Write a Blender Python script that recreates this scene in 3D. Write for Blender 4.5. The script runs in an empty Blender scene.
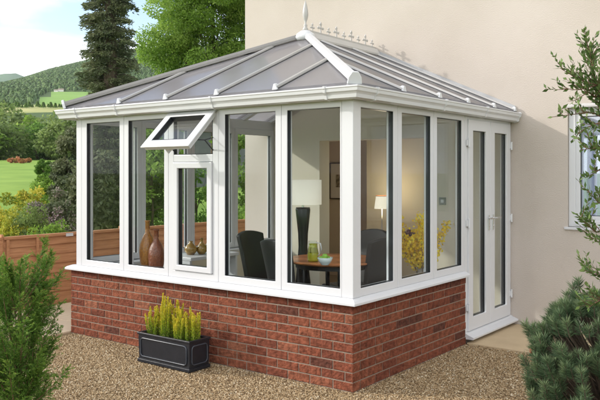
import bpy, bmesh, math, random
import numpy as np
from mathutils import Vector, Matrix
random.seed(7); R = np.random.RandomState(11)
S = bpy.context.scene; C = S.collection
PI = math.pi
# ------------------------------------------------------------ helpers
class MB:
    def __init__(s): s.v=[]; s.f=[]; s.m=[]
    def add(s, vs, fs, mi=0):
        b=len(s.v); s.v += [tuple(p) for p in vs]; s.f += [tuple(b+i for i in f) for f in fs]; s.m += [mi]*len(fs); return s
    def box(s, x0,x1,y0,y1,z0,z1, mi=0, T=None):
        vs=[(x,y,z) for x in (x0,x1) for y in (y0,y1) for z in (z0,z1)]
        if T: vs=[T(*p) for p in vs]
        return s.add(vs, [(0,1,3,2),(4,6,7,5),(0,4,5,1),(2,3,7,6),(0,2,6,4),(1,5,7,3)], mi)
    def ring(s, u0,u1,z0,z1, l,r,b,t, o0,o1, T):   # rectangular frame
        O=[(u0,z0),(u1,z0),(u1,z1),(u0,z1)]; I=[(u0+l,z0+b),(u1-r,z0+b),(u1-r,z1-t),(u0+l,z1-t)]
        vs=[T(u,o,z) for o in (o0,o1) for (u,z) in O+I]
        fs=[]
        for i in range(4):
            j=(i+1)%4
            fs += [(i,j,4+j,4+i),(8+i,12+i,12+j,8+j),(i,8+i,8+j,j),(4+i,4+j,12+j,12+i)]
        return s.add(vs,fs)
    def tube(s, pts, rad, n=8, mi=0, cap=True):
        pts=[Vector(p) for p in pts]
        if not hasattr(rad,'__len__'): rad=[rad]*len(pts)
        vs=[]; up=Vector((0.3,0.2,1)).normalized()
        for i,p in enumerate(pts):
            d=(pts[min(i+1,len(pts)-1)]-pts[max(i-1,0)]).normalized()
            a=d.cross(up); 
            if a.length<1e-3: a=d.cross(Vector((1,0,0)))
            a.normalize(); b=d.cross(a)
            for k in range(n):
                t=2*PI*k/n; vs.append(p+(a*math.cos(t)+b*math.sin(t))*rad[i])
        fs=[(i*n+k,i*n+(k+1)%n,(i+1)*n+(k+1)%n,(i+1)*n+k) for i in range(len(pts)-1) for k in range(n)]
        if cap: fs += [tuple(range(n))[::-1], tuple((len(pts)-1)*n+k for k in range(n))]
        return s.add(vs,fs,mi)
    def lathe(s, prof, c=(0,0,0), n=24, mi=0, sx=1, sy=1):
        vs=[(c[0]+r*sx*math.cos(2*PI*k/n), c[1]+r*sy*math.sin(2*PI*k/n), c[2]+z) for r,z in prof for k in range(n)]
        fs=[(i*n+k,i*n+(k+1)%n,(i+1)*n+(k+1)%n,(i+1)*n+k) for i in range(len(prof)-1) for k in range(n)]
        return s.add(vs,fs,mi)
    def prism(s, poly, h, T):      # poly of (a,b), extruded 0..h ; T(a,b,h)
        n=len(poly); vs=[T(a,b,0) for a,b in poly]+[T(a,b,h) for a,b in poly]
        fs=[tuple(range(n)), tuple(range(2*n-1,n-1,-1))]+[(i,(i+1)%n,n+(i+1)%n,n+i) for i in range(n)]
        return s.add(vs,fs)
    def sweep(s, path, prof, out=1):   # path XY polyline, prof (o,z) closed; o to the right of travel*out
        n=len(path); m=len(prof); vs=[]
        P=[Vector(p) for p in path]
        for i in range(n):
            ds=[]
            if i>0: ds.append((P[i]-P[i-1]).normalized())
            if i<n-1: ds.append((P[i+1]-P[i]).normalized())
            ns=[Vector((d.y,-d.x))*out for d in ds]
            if len(ns)==2:
                b=(ns[0]+ns[1]); b=b/ (b.length_squared/2)
            else: b=ns[0]
            for o,z in prof: q=P[i]+b*o; vs.append((q.x,q.y,z))
        fs=[(i*m+k,i*m+(k+1)%m,(i+1)*m+(k+1)%m,(i+1)*m+k) for i in range(n-1) for k in range(m)]
        fs += [tuple(range(m))[::-1], tuple((n-1)*m+k for k in range(m))]
        return s.add(vs,fs)
    def obj(s, name, mat, parent=None, bevel=0, smooth=False, seg=2):
        me=bpy.data.meshes.new(name); me.from_pydata(s.v,[],s.f)
        for m in (mat if isinstance(mat,(list,tuple)) else [mat]): me.materials.append(m)
        if any(s.m): me.polygons.foreach_set('material_index', s.m)
        bm=bmesh.new(); bm.from_mesh(me); bmesh.ops.recalc_face_normals(bm, faces=bm.faces); bm.to_mesh(me); bm.free()
        if smooth:
            me.polygons.foreach_set('use_smooth',[True]*len(me.polygons))
        o=bpy.data.objects.new(name,me); C.objects.link(o)
        if parent: o.parent=parent
        if bevel:
            md=o.modifiers.new('b','BEVEL'); md.width=bevel; md.segments=seg; md.limit_method='ANGLE'; md.angle_limit=math.radians(35)
            if smooth is False: pass
        return o
def quads(name, V, mat, parent=None, rnd=None, smooth=False):   # V: (N,4,3)
    N=len(V); me=bpy.data.meshes.new(name)
    me.vertices.add(N*4); me.vertices.foreach_set('co', np.ascontiguousarray(V,dtype=np.float32).ravel())
    me.loops.add(N*4); me.loops.foreach_set('vertex_index', np.arange(N*4,dtype=np.int32))
    me.polygons.add(N); me.polygons.foreach_set('loop_start', np.arange(0,N*4,4,dtype=np.int32)); me.polygons.foreach_set('loop_total', np.full(N,4,dtype=np.int32))
    me.update(calc_edges=True)
    a=me.attributes.new('rnd','FLOAT','POINT')
    if rnd is None: rnd=R.rand(N)
    a.data.foreach_set('value', np.repeat(rnd,4).astype(np.float32))
    me.materials.append(mat)
    o=bpy.data.objects.new(name,me); C.objects.link(o)
    if parent: o.parent=parent
    return o
def unit(a): return a/np.maximum(np.linalg.norm(a,axis=-1,keepdims=True),1e-9)
def leafquads(P, D, L, W, N=None, fold=0.0):   # diamond leaves from base P along D
    n=len(P); D=unit(D)
    if N is None: N=R.normal(size=(n,3))
    B=unit(np.cross(D,N)); U=np.cross(B,D)
    L=np.broadcast_to(np.asarray(L,float).reshape(-1,1),(n,1)); W=np.broadcast_to(np.asarray(W,float).reshape(-1,1),(n,1))
    mid=P+D*L*0.48
    return np.stack([P, mid+B*W*.5+U*fold*W, P+D*L, mid-B*W*.5+U*fold*W],1)
def empty(name, loc=(0,0,0), label=None, cat=None, group=None, rz=0):
    o=bpy.data.objects.new(name,None); C.objects.link(o); o.location=loc; o.rotation_euler=(0,0,rz); o.empty_display_size=.1
    if label: tag(o,label,cat,group)
    return o
def tag(o,label=None,cat=None,group=None,kind=None):
    if label: o['label']=label
    if cat: o['category']=cat
    if group: o['group']=group
    if kind: o['kind']=kind
    return o
def copy_tree(o,parent=None):
    c=o.copy(); C.objects.link(c)
    if parent: c.parent=parent
    for ch in list(o.children): copy_tree(ch,c)
    return c
# ------------------------------------------------------------ materials
def nodes(name):
    m=bpy.data.materials.new(name); m.use_nodes=True; nt=m.node_tree; return m,nt,nt.nodes['Principled BSDF']
def mat(name, col, rough=.5, col2=None, nscale=5, bump=0, bscale=60, spec=.5, metal=0, detail=4, coat=0, dist=.01):
    m,nt,b=nodes(name); b.inputs['Base Color'].default_value=(*col,1); b.inputs['Roughness'].default_value=rough
    b.inputs['Metallic'].default_value=metal; b.inputs['Specular IOR Level'].default_value=spec
    if coat: b.inputs['Coat Weight'].default_value=coat
    tc=nt.nodes.new('ShaderNodeTexCoord')
    if col2:
        n=nt.nodes.new('ShaderNodeTexNoise'); n.inputs['Scale'].default_value=nscale; n.inputs['Detail'].default_value=detail
        nt.links.new(tc.outputs['Object'],n.inputs['Vector'])
        r=nt.nodes.new('ShaderNodeMapRange'); r.inputs['From Min'].default_value=.3; r.inputs['From Max'].default_value=.7
        nt.links.new(n.outputs['Fac'],r.inputs['Value'])
        x=nt.nodes.new('ShaderNodeMix'); x.data_type='RGBA'; x.inputs['A'].default_value=(*col,1); x.inputs['B'].default_value=(*col2,1)
        nt.links.new(r.outputs['Result'],x.inputs['Factor']); nt.links.new(x.outputs['Result'],b.inputs['Base Color'])
    if bump:
        n=nt.nodes.new('ShaderNodeTexNoise'); n.inputs['Scale'].default_value=bscale; n.inputs['Detail'].default_value=5
        nt.links.new(tc.outputs['Object'],n.inputs['Vector'])
        bp=nt.nodes.new('ShaderNodeBump'); bp.inputs['Strength'].default_value=bump; bp.inputs['Distance'].default_value=dist
        nt.links.new(n.outputs['Fac'],bp.inputs['Height']); nt.links.new(bp.outputs['Normal'],b.inputs['Normal'])
    return m
def attr_mat(name, stops, rough=.6, trans=0.0, attr='rnd', nscale=0, ncol=.35, bump=0, bscale=100, inst=False, spec=.3, dist=.003):
    m,nt,b=nodes(name)
    if inst:
        a=nt.nodes.new('ShaderNodeObjectInfo'); src=a.outputs['Random']
    else:
        a=nt.nodes.new('ShaderNodeAttribute'); a.attribute_name=attr; src=a.outputs['Fac']
    r=nt.nodes.new('ShaderNodeValToRGB'); e=r.color_ramp.elements
    e[0].position=stops[0][0]; e[0].color=(*stops[0][1],1); e[1].position=stops[-1][0]; e[1].color=(*stops[-1][1],1)
    for p,c in stops[1:-1]: q=e.new(p); q.color=(*c,1)
    nt.links.new(src,r.inputs['Fac']); out=r.outputs['Color']
    if nscale or bump: tc=nt.nodes.new('ShaderNodeTexCoord')
    if nscale:
        n=nt.nodes.new('ShaderNodeTexNoise'); n.inputs['Scale'].default_value=nscale; n.inputs['Detail'].default_value=5
        nt.links.new(tc.outputs['Object'],n.inputs['Vector'])
        mr=nt.nodes.new('ShaderNodeMapRange'); mr.inputs['From Min'].default_value=.3; mr.inputs['From Max'].default_value=.7
        mr.inputs['To Min'].default_value=1-ncol; mr.inputs['To Max'].default_value=1+ncol
        nt.links.new(n.outputs['Fac'],mr.inputs['Value'])
        x=nt.nodes.new('ShaderNodeVectorMath'); x.operation='SCALE'; nt.links.new(out,x.inputs[0]); nt.links.new(mr.outputs['Result'],x.inputs['Scale']); out=x.outputs['Vector']
    nt.links.new(out,b.inputs['Base Color']); b.inputs['Roughness'].default_value=rough; b.inputs['Specular IOR Level'].default_value=spec
    if bump:
        n=nt.nodes.new('ShaderNodeTexNoise'); n.inputs['Scale'].default_value=bscale; n.inputs['Detail'].default_value=6
        nt.links.new(tc.outputs['Object'],n.inputs['Vector'])
        bp=nt.nodes.new('ShaderNodeBump'); bp.inputs['Strength'].default_value=bump; bp.inputs['Distance'].default_value=dist
        nt.links.new(n.outputs['Fac'],bp.inputs['Height']); nt.links.new(bp.outputs['Normal'],b.inputs['Normal'])
    if trans:
        t=nt.nodes.new('ShaderNodeBsdfTranslucent'); nt.links.new(out,t.inputs['Color'])
        mx=nt.nodes.new('ShaderNodeMixShader'); mx.inputs['Fac'].default_value=trans
        nt.links.new(b.outputs['BSDF'],mx.inputs[1]); nt.links.new(t.outputs['BSDF'],mx.inputs[2])
        nt.links.new(mx.outputs['Shader'],nt.nodes['Material Output'].inputs['Surface'])
    return m
def glass_mat(name, tint=(.95,.97,.965), base=.004, rough=0.0):
    m=bpy.data.materials.new(name); m.use_nodes=True; nt=m.node_tree; nt.nodes.clear()
    out=nt.nodes.new('ShaderNodeOutputMaterial'); t=nt.nodes.new('ShaderNodeBsdfTransparent'); t.inputs['Color'].default_value=(*tint,1)
    g=nt.nodes.new('ShaderNodeBsdfGlossy'); g.inputs['Roughness'].default_value=rough; g.inputs['Color'].default_value=(1,1,1,1)
    lw=nt.nodes.new('ShaderNodeLayerWeight'); lw.inputs['Blend'].default_value=.5
    p=nt.nodes.new('ShaderNodeMath'); p.operation='POWER'; p.inputs[1].default_value=5; nt.links.new(lw.outputs['Facing'],p.inputs[0])
    q=nt.nodes.new('ShaderNodeMath'); q.operation='MULTIPLY_ADD'; q.inputs[1].default_value=1-base; q.inputs[2].default_value=base; nt.links.new(p.outputs[0],q.inputs[0])
    mx=nt.nodes.new('ShaderNodeMixShader'); nt.links.new(q.outputs[0],mx.inputs['Fac']); nt.links.new(t.outputs[0],mx.inputs[1]); nt.links.new(g.outputs[0],mx.inputs[2])
    nt.links.new(mx.outputs[0],out.inputs['Surface']); return m
UPVC=mat('white_upvc',(.61,.615,.635),.28,(.58,.585,.605),1.5)
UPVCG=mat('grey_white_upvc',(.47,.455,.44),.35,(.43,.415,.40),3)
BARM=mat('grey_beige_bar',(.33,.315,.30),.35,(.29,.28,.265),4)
SHADED_CAP=mat('shaded_grey_cap',(.24,.225,.215),.4,(.20,.19,.18),3)  # left hip cap: its side shading put into the colour
BLACK=mat('black_rubber',(.012,.014,.018),.35)
GLASS=glass_mat('window_glass')
RENDERW=mat('cream_render',(.53,.475,.43),.9,(.455,.40,.35),.8,bump=.6,bscale=90,spec=.1,dist=.006)
PLASTER=mat('cream_plaster',(.66,.60,.47),.85,(.63,.57,.45),1.5,bump=.1,bscale=40,spec=.2)
PEACH=mat('peach_plaster',(.68,.52,.38),.85,(.65,.5,.37),1.5,spec=.2)
CEIL=mat('ceiling_paint',(.75,.73,.68),.9)
TILE=mat('floor_tile',(.38,.31,.23),.4,(.32,.26,.19),3)
MORTAR=mat('mortar',(.27,.20,.155),.95,(.30,.25,.2),30,bump=.6,bscale=150,spec=.1)
BRICK=attr_mat('red_brick',[(0,(.10,.038,.026)),(.15,(.135,.043,.026)),(.5,(.185,.058,.033)),(.8,(.20,.068,.038)),(1,(.235,.09,.052))],.9,nscale=22,ncol=.42,bump=1,bscale=45,spec=.12,dist=.014)
LEAD=mat('lead_flashing',(.33,.33,.34),.5,(.42,.42,.43),6)
WOODF=mat('fence_wood',(.50,.245,.12),.85,(.36,.16,.07),26,bump=.5,bscale=40)
WOODT=mat('table_wood',(.42,.16,.06),.3,(.33,.11,.04),12)
def stretch(m,sc):
    nt=m.node_tree; tc=[n for n in nt.nodes if n.type=='TEX_COORD'][0]; mp=nt.nodes.new('ShaderNodeMapping'); mp.inputs['Scale'].default_value=sc
    for l in list(tc.outputs['Object'].links): nt.links.new(mp.outputs['Vector'],l.to_socket)
    nt.links.new(tc.outputs['Object'],mp.inputs['Vector'])
stretch(WOODF,(1,.12,1.6)); stretch(WOODT,(1,.15,1))
LEATHER=mat('black_leather',(.006,.006,.007),.55,bump=.2,bscale=120)
CHROME=mat('polished_metal',(.75,.75,.76),.18,metal=1)
SLAB=mat('sandstone_paving',(.54,.42,.27),.85,(.45,.345,.22),2.5,bump=.4,bscale=50,spec=.2)
PLANTER=mat('planter_plastic',(.011,.013,.018),.33,(.016,.018,.024),20,bump=.1)
SOIL=mat('soil',(.03,.02,.013),.95,bump=.8,bscale=60)
BARK=mat('bark',(.12,.085,.06),.9,(.07,.05,.035),12,bump=.8,bscale=30)
STEM=mat('stem',(.16,.1,.05),.8)
def emit_mat(name,col,st):
    m,nt,b=nodes(name); b.inputs['Base Color'].default_value=(*col,1); b.inputs['Emission Color'].default_value=(1,.90,.72,1); b.inputs['Emission Strength'].default_value=st; return m
# roof sheet: translucent polycarbonate
def poly_mat():
    m,nt,b=nodes('polycarbonate_roof'); b.inputs['Base Color'].default_value=(.42,.405,.415,1); b.inputs['Roughness'].default_value=.22
    b.inputs['Specular IOR Level'].default_value=.9
    tc=nt.nodes.new('ShaderNodeTexCoord'); n=nt.nodes.new('ShaderNodeTexNoise'); n.inputs['Scale'].default_value=.9; n.inputs['Detail'].default_value=3
    nt.links.new(tc.outputs['Object'],n.inputs['Vector'])
    mr=nt.nodes.new('ShaderNodeMapRange'); mr.inputs['To Min'].default_value=.04; mr.inputs['To Max'].default_value=.2; nt.links.new(n.outputs['Fac'],mr.inputs['Value']); nt.links.new(mr.outputs['Result'],b.inputs['Roughness'])
    t=nt.nodes.new('ShaderNodeBsdfTranslucent'); t.inputs['Color'].default_value=(.6,.58,.6,1)
    tr=nt.nodes.new('ShaderNodeBsdfTransparent'); tr.inputs['Color'].default_value=(.8,.8,.82,1)
    a=nt.nodes.new('ShaderNodeMixShader'); a.inputs['Fac'].default_value=.42; nt.links.new(b.outputs[0],a.inputs[1]); nt.links.new(t.outputs[0],a.inputs[2])
    c=nt.nodes.new('ShaderNodeMixShader'); c.inputs['Fac'].default_value=.28; nt.links.new(a.outputs[0],c.inputs[1]); nt.links.new(tr.outputs[0],c.inputs[2])
    nt.links.new(c.outputs[0],nt.nodes['Material Output'].inputs['Surface']); return m
POLY=poly_mat()
# ------------------------------------------------------------ camera
YAW=.6505; CX,CY,HC=3.1224,-4.7748,1.698; F=739.9
cam=bpy.data.objects.new('camera',bpy.data.cameras.new('camera')); C.objects.link(cam); S.camera=cam
cam.location=(CX,CY,HC); cam.rotation_euler=(PI/2,0,YAW)
cam.data.sensor_width=36; cam.data.lens=F/600*36; cam.data.shift_y=-(200-173.1)/600; cam.data.clip_end=6000; cam.data.clip_start=.05
FW=np.array([-math.sin(YAW),math.cos(YAW)]); RT=np.array([math.cos(YAW),math.sin(YAW)])
def W2(u,v): q=np.array([CX,CY])+FW*u+RT*v; return float(q[0]),float(q[1])
def at(px,u): return W2(u,(px-300)/F*u)
# ------------------------------------------------------------ light
sd=Vector((1.8,1.0,-.97)).normalized()
sun=bpy.data.objects.new('sun',bpy.data.lights.new('sun','SUN')); C.objects.link(sun)
sun.data.energy=2.0; sun.data.angle=math.radians(1.6); sun.data.color=(1,.95,.88)
sun.rotation_euler=sd.to_track_quat('-Z','Y').to_euler()
el=math.asin(-sd.z); az=math.atan2(-sd.x,-sd.y)
w=bpy.data.worlds.new('World'); S.world=w; w.use_nodes=True; nt=w.node_tree
bg=nt.nodes['Background']; sky=nt.nodes.new('ShaderNodeTexSky'); sky.sky_type='NISHITA'; sky.sun_disc=False
sky.sun_elevation=el; sky.sun_rotation=az; sky.dust_density=1.2; sky.ozone_density=1.2; sky.air_density=1.0
bg.inputs['Strength'].default_value=.15
tc=nt.nodes.new('ShaderNodeTexCoord'); mp=nt.nodes.new('ShaderNodeMapping'); mp.inputs['Scale'].default_value=(1,1,3.2); mp.inputs['Location'].default_value=(.35,.1,-.25)
nz=nt.nodes.new('ShaderNodeTexNoise'); nz.inputs['Scale'].default_value=2.3; nz.inputs['Detail'].default_value=7; nz.inputs['Roughness'].default_value=.55
nt.links.new(tc.outputs['Generated'],mp.inputs['Vector']); nt.links.new(mp.outputs['Vector'],nz.inputs['Vector'])
sx=nt.nodes.new('ShaderNodeSeparateXYZ'); nt.links.new(tc.outputs['Generated'],sx.inputs[0])
ev=nt.nodes.new('ShaderNodeMapRange'); ev.inputs['From Min'].default_value=.135; ev.inputs['From Max'].default_value=.18; ev.inputs['To Min'].default_value=.36; ev.inputs['To Max'].default_value=-.10
nt.links.new(sx.outputs['Z'],ev.inputs['Value'])
ad=nt.nodes.new('ShaderNodeMath'); ad.operation='ADD'; nt.links.new(nz.outputs['Fac'],ad.inputs[0]); nt.links.new(ev.outputs['Result'],ad.inputs[1])
dt=nt.nodes.new('ShaderNodeVectorMath'); dt.operation='DOT_PRODUCT'; dt.inputs[1].default_value=(.62,-.75,.12); nt.links.new(tc.outputs['Generated'],dt.inputs[0])
cb=nt.nodes.new('ShaderNodeMapRange'); cb.inputs['From Min'].default_value=-.1; cb.inputs['From Max'].default_value=.6; cb.inputs['To Min'].default_value=0; cb.inputs['To Max'].default_value=.4; nt.links.new(dt.outputs['Value'],cb.inputs['Value'])  # unseen cloud bank behind the camera, added to fill the shaded walls
ad2=nt.nodes.new('ShaderNodeMath'); ad2.operation='ADD'; nt.links.new(ad.outputs[0],ad2.inputs[0]); nt.links.new(cb.outputs['Result'],ad2.inputs[1]); ad=ad2
cr=nt.nodes.new('ShaderNodeMapRange'); cr.inputs['From Min'].default_value=.42; cr.inputs['From Max'].default_value=.66; nt.links.new(ad.outputs[0],cr.inputs['Value'])
mx=nt.nodes.new('ShaderNodeMix'); mx.data_type='RGBA'; mx.inputs['B'].default_value=(7.9,8.0,8.2,1)
nt.links.new(cr.outputs['Result'],mx.inputs['Factor']); nt.links.new(sky.outputs['Color'],mx.inputs['A']); nt.links.new(mx.outputs['Result'],bg.inputs['Color'])
S.view_settings.view_transform='Standard'; S.view_settings.look='None'; S.view_settings.exposure=.76; S.view_settings.gamma=1
# ------------------------------------------------------------ dimensions
Wd=3.565; D=3.233; D1=2.035
TF=lambda u,o,z:(u,-o,z)            # front wall
TR=lambda u,o,z:(o,u,z)             # right wall
TL=lambda u,o,z:(-Wd-o,u,z)         # left wall
con=empty('conservatory',(0,0,0),'white framed conservatory with a red brick base and hipped grey roof against the cream house','conservatory')
# dwarf wall: mortar core + individual bricks in one mesh
def dwarf():
    V=[];F_=[];rn=[];mi=[]
    def bx(x0,x1,y0,y1,z0,z1,T,r,m,jit=0):
        b=len(V); nu=4 if jit else 1
        # front face grid with jitter
        c=.004 if jit else 0
        pts=[]
        for (u,o,z) in [(x0,y0,z0),(x1,y0,z0),(x1,y0,z1),(x0,y0,z1)]: pts.append((u,o,z))
        for (u,o,z) in [(x0,y1-c,z0),(x1,y1-c,z0),(x1,y1-c,z1),(x0,y1-c,z1)]: pts.append((u,o,z))
        for (u,o,z) in [(x0+c,y1,z0+c),(x1-c,y1,z0+c),(x1-c,y1,z1-c),(x0+c,y1,z1-c)]:
            pts.append((u+random.uniform(-jit,jit),o+random.uniform(-jit,jit)*.9,z+random.uniform(-jit,jit)*1.3))
        for p in pts: V.append(T(*p)); rn.append(r)
        fs=[(0,1,2,3)]+[(i,(i+1)%4,4+(i+1)%4,4+i) for i in range(4)]+[(4+i,4+(i+1)%4,8+(i+1)%4,8+i) for i in range(4)]+[(8,9,10,11)]
        for f in fs: F_.append(tuple(b+i for i in f)); mi.append(m)
    H=.075; g=.0095
    for T,u0,u1,ph in ((TF,-Wd,0,0),(TR,0,D1,1),(TL,0,D,0)):
        for c in range(9):
            z0=c*H+g; z1=(c+1)*H
            q=(c+ph)%2
            u=u0 + ( .1125 if q else 0)
            cells=[]
            if q: cells.append((u0,u))
            while u<u1-.01:
                cells.append((u,min(u+.225,u1))); u+=.225
            for k,(a,b) in enumerate(cells):
                if b-a<.03: continue
                e0=0 if a==u0 else g/2; e1=0 if b>=u1-.001 else g/2
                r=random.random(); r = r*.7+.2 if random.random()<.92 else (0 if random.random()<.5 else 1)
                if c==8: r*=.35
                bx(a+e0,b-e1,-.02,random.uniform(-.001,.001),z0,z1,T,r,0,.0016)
    # core
    def core(x0,x1,y0,y1):
        b=len(V)
        for p in [(x,y,z) for x in (x0,x1) for y in (y0,y1) for z in (-.1,.672)]: V.append(p); rn.append(0)
        for f in [(0,1,3,2),(4,6,7,5),(0,4,5,1),(2,3,7,6),(0,2,6,4),(1,5,7,3)]: F_.append(tuple(b+i for i in f)); mi.append(1)
    t=.26; r=.006
    core(-Wd+r,-r,r,t); core(-t,-r,t,D1-.001); core(-Wd+r,-Wd+t,t,D)
    me=bpy.data.meshes.new('dwarf_wall'); me.from_pydata(V,[],F_); me.materials.append(BRICK); me.materials.append(MORTAR)
    me.polygons.foreach_set('material_index',mi)
    a=me.attributes.new('rnd','FLOAT','POINT'); a.data.foreach_set('value',rn)
    bm=bmesh.new(); bm.from_mesh(me); bmesh.ops.recalc_face_normals(bm,faces=bm.faces); bm.to_mesh(me); bm.free()
    o=bpy.data.objects.new('dwarf_wall',me); C.objects.link(o); o.parent=con
dwarf()
# inner plaster lining of the dwarf wall + inner sill
m=MB(); m.box(-Wd+.27,-.27,.262,.275,.08,.69); m.box(-Wd+.262,-Wd+.275,.276,D-.002,.08,.69); m.box(-.275,-.262,.276,D1,.08,.69); m.obj('inner_wall_lining',PLASTER,con)
path=[(-Wd,D-.002),(-Wd,0),(0,0),(0,D1)]
m=MB(); m.sweep(path,[(-.10,.700),(.036,.677),(.046,.680),(.046,.698),(.030,.712),(-.012,.728),(-.10,.728)],out=1); m.obj('window_sill',UPVC,con,.002)
m=MB(); m.sweep([(-Wd,D-.002),(-Wd,0),(0,0),(0,D1)],[(-.29,.692),(-.101,.692),(-.101,.722),(-.295,.722)],out=1); m.obj('inner_sill',UPVC,con,.004)
# corner posts
ZB,ZT=.728,2.29
m=MB(); m.prism([(-.113,.012),(-.006,.012),(-.006,.118),(-.075,.118),(-.075,.08),(-.113,.08)],ZT-ZB,lambda a,b,h:(a,b,ZB+h)); m.obj('corner_post',UPVC,con,.004)
m=MB(); m.prism([(-3.40,.012),(-3.488,.012),(-3.488,.118),(-3.42,.118),(-3.42,.08),(-3.40,.08)],ZT-ZB,lambda a,b,h:(a,b,ZB+h)); m.obj('corner_post',UPVC,con,.004)
TLf=lambda u,o,z:(-3.494-o,u,z)
def pane(T,u0,u1,z0,z1,par,o0=-.050,o1=-.030):
    g=MB(); g.box(u0-.012,u1+.012,o0,o1,z0-.012,z1+.012,T=T); g.obj('glass_pane',GLASS,par)
    k=MB(); k.ring(u0+.0002,u1-.0002,z0+.0002,z1-.0002,.0022,.0022,.0022,.0022,-.0600,-.0165,T); k.obj('gasket',BLACK,par)
def window(T,u0,u1,l=.07,r=.07,z0=ZB,z1=ZT,b=.066,t=.075,par=con,name='window_frame',o=-.012,d=-.082):
    f=MB(); f.ring(u0+.0012,u1-.0012,z0,z1,l,r,b,t,d,o,T)
    # step bead around the glass
    F=f.obj(name,UPVC,par,.005)
    pane(T,u0+l+.0,u1-r-.0,z0+b,z1-t,F)
    return F
# front: five frames
window(TF,-3.40,-2.72,.085,.065)
window(TF,-2.72,-2.075,.068,.06)
window(TF,-1.43,-.715,.075,.064)
window(TF,-.715,-.113,.06,.014)
# frame three carries the top vent
f=MB(); f.ring(-2.0738,-1.4312,ZB,ZT,.07,.07,.066,.062,-.082,-.012,TF); f.box(-2.004,-1.501,-.082,-.012,1.80,1.868,T=TF); F3=f.obj('window_frame',UPVC,con,.005)
f=MB(); f.ring(-2.001,-1.504,.797,1.797,.058,.058,.05,.055,-.07,.004,TF); sh=f.obj('fixed_sash',UPVC,con,.006)
pane(TF,-1.943,-1.562,.847,1.742,sh,-.052,-.036)
# vent sash, hinged at the top
ang=math.radians(46); hz_=2.262
def TV(u,o,z): # z measured down-sash (0 at hinge, negative down), o outward
    zz=-z
    return (u, -(0.012+zz*math.sin(ang)+o*math.cos(ang)) , hz_-zz*math.cos(ang)+o*math.sin(ang))
f=MB(); f.ring(-2.035,-1.462,-.455,0,.062,.062,.07,.062,-.058,.0,TV); f.ring(-2.055,-1.442,-.472,.01,.03,.03,.03,.03,-.018,-.002,TV)
V_=f.obj('vent_sash',UPVC,con,.006)
g=MB(); g.box(-1.985,-1.512,-.04,-.024,-.395,-.052,T=TV); g.obj('glass_pane',GLASS,V_)
k=MB(); k.ring(-1.9725,-1.5245,-.3845,-.0625,.006,.006,.006,.006,-.056,-.0025,TV); k.obj('gasket',BLACK,V_)
for x in (-2.0,-1.497):
    p=Vector(TV(x,-.06,-.33)); k=MB(); k.tube([(x,.03,1.89),(x,(p.y)*.45,1.99),tuple(p)],.006,6); k.tube([(x,.03,2.2),(x,.02,2.02),(x,(p.y)*.45,1.99)],.005,6); k.obj('stay_arm',BLACK,V_)
k=MB(); k.box(-1.80,-1.72,-.085,-.058,-.44,-.415,T=TV); k.box(-1.80,-1.785,-.12,-.07,-.44,-.40,T=TV); k.obj('handle',UPVC,V_,.003)
# dark rebate of vent opening
k=MB(); k.ring(-2.0035,-1.5015,1.8685,2.2275,.006,.006,.006,.006,-.05,-.0125,TF); k.obj('gasket',BLACK,F3)
# right: three frames
window(TR,.118,.712,.012,.072)
window(TR,.712,1.376,.07,.066)
window(TR,1.376,D1,.062,.07)
# left: four frames (seen through the glass)
for a,b in ((.118,.85),(.85,1.63),(1.63,2.42),(2.42,D-.01)): window(TLf,a,b,.06,.06,o=0,d=-.07)
# doors
m=MB(); 
m.box(D1,D1+.062,-.082,-.010,.118,ZT,T=TR); m.box(D-.055,D-.004,-.082,-.010,.118,ZT,T=TR); m.box(D1+.062,D-.055,-.082,-.010,2.235,ZT,T=TR); m.obj('door_frame',UPVC,con,.004)
m=MB(); m.prism([(-.15,.055),(.075,.055),(.080,.062),(.080,.078),(.02,.10),(-.010,.117),(-.15,.117)],D-D1-.004,lambda a,b,h:(a,D1+h,b)); m.obj('door_threshold',UPVC,con,.002)
m=MB(); m.box(D1+.01,D-.01,-.2,-.01,-.02,.054,T=TR); m.obj('threshold_base',mat('dark_concrete',(.12,.10,.08),.9),con)
d0,d1=D1+.058,D-.05; mid=(d0+d1)/2
for i,(a,b) in enumerate(((d0,mid),(mid,d1))):
    f=MB(); f.ring(a+.002,b-.002,.122,2.236,.108 if i==0 else .112,.112 if i==0 else .095,.13,.11,-.074,.003,TR); dr=f.obj('door',UPVC,con,.005)
    il=.108 if i==0 else .112; ir=.112 if i==0 else .095
    pane(TR,a+.002+il,b-.002-ir,.252,2.126,dr,-.046,-.026)
    # handle by the meeting stile
    hy=mid-.055 if i==0 else mid+.055; s=-1 if i==0 else 1
    h=MB(); h.box(hy-.014,hy+.014,.0035,.014,1.10,1.26,T=TR); h.tube([(.012,hy,1.225),(.052,hy,1.225)],.009,8); h.tube([(.050,hy-s*.004,1.225),(.054,hy+s*.10,1.228)],[.010,.008],8)
    h.tube([(.013,hy,1.145),(.020,hy,1.145)],.008,8); h.obj('handle',UPVC if 0 else CHROME,dr,.002)
    hg=d0-.012 if i==0 else d1+.012
    for zz in (.36,1.2,2.0):
        h=MB(); h.tube([(.012,hg,zz-.045),(.012,hg,zz+.045)],.011,10); h.box(hg-.03,hg+.03,-.009,.007,zz-.03,zz+.03,T=TR); h.obj('hinge',UPVC,dr,.002)
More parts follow.
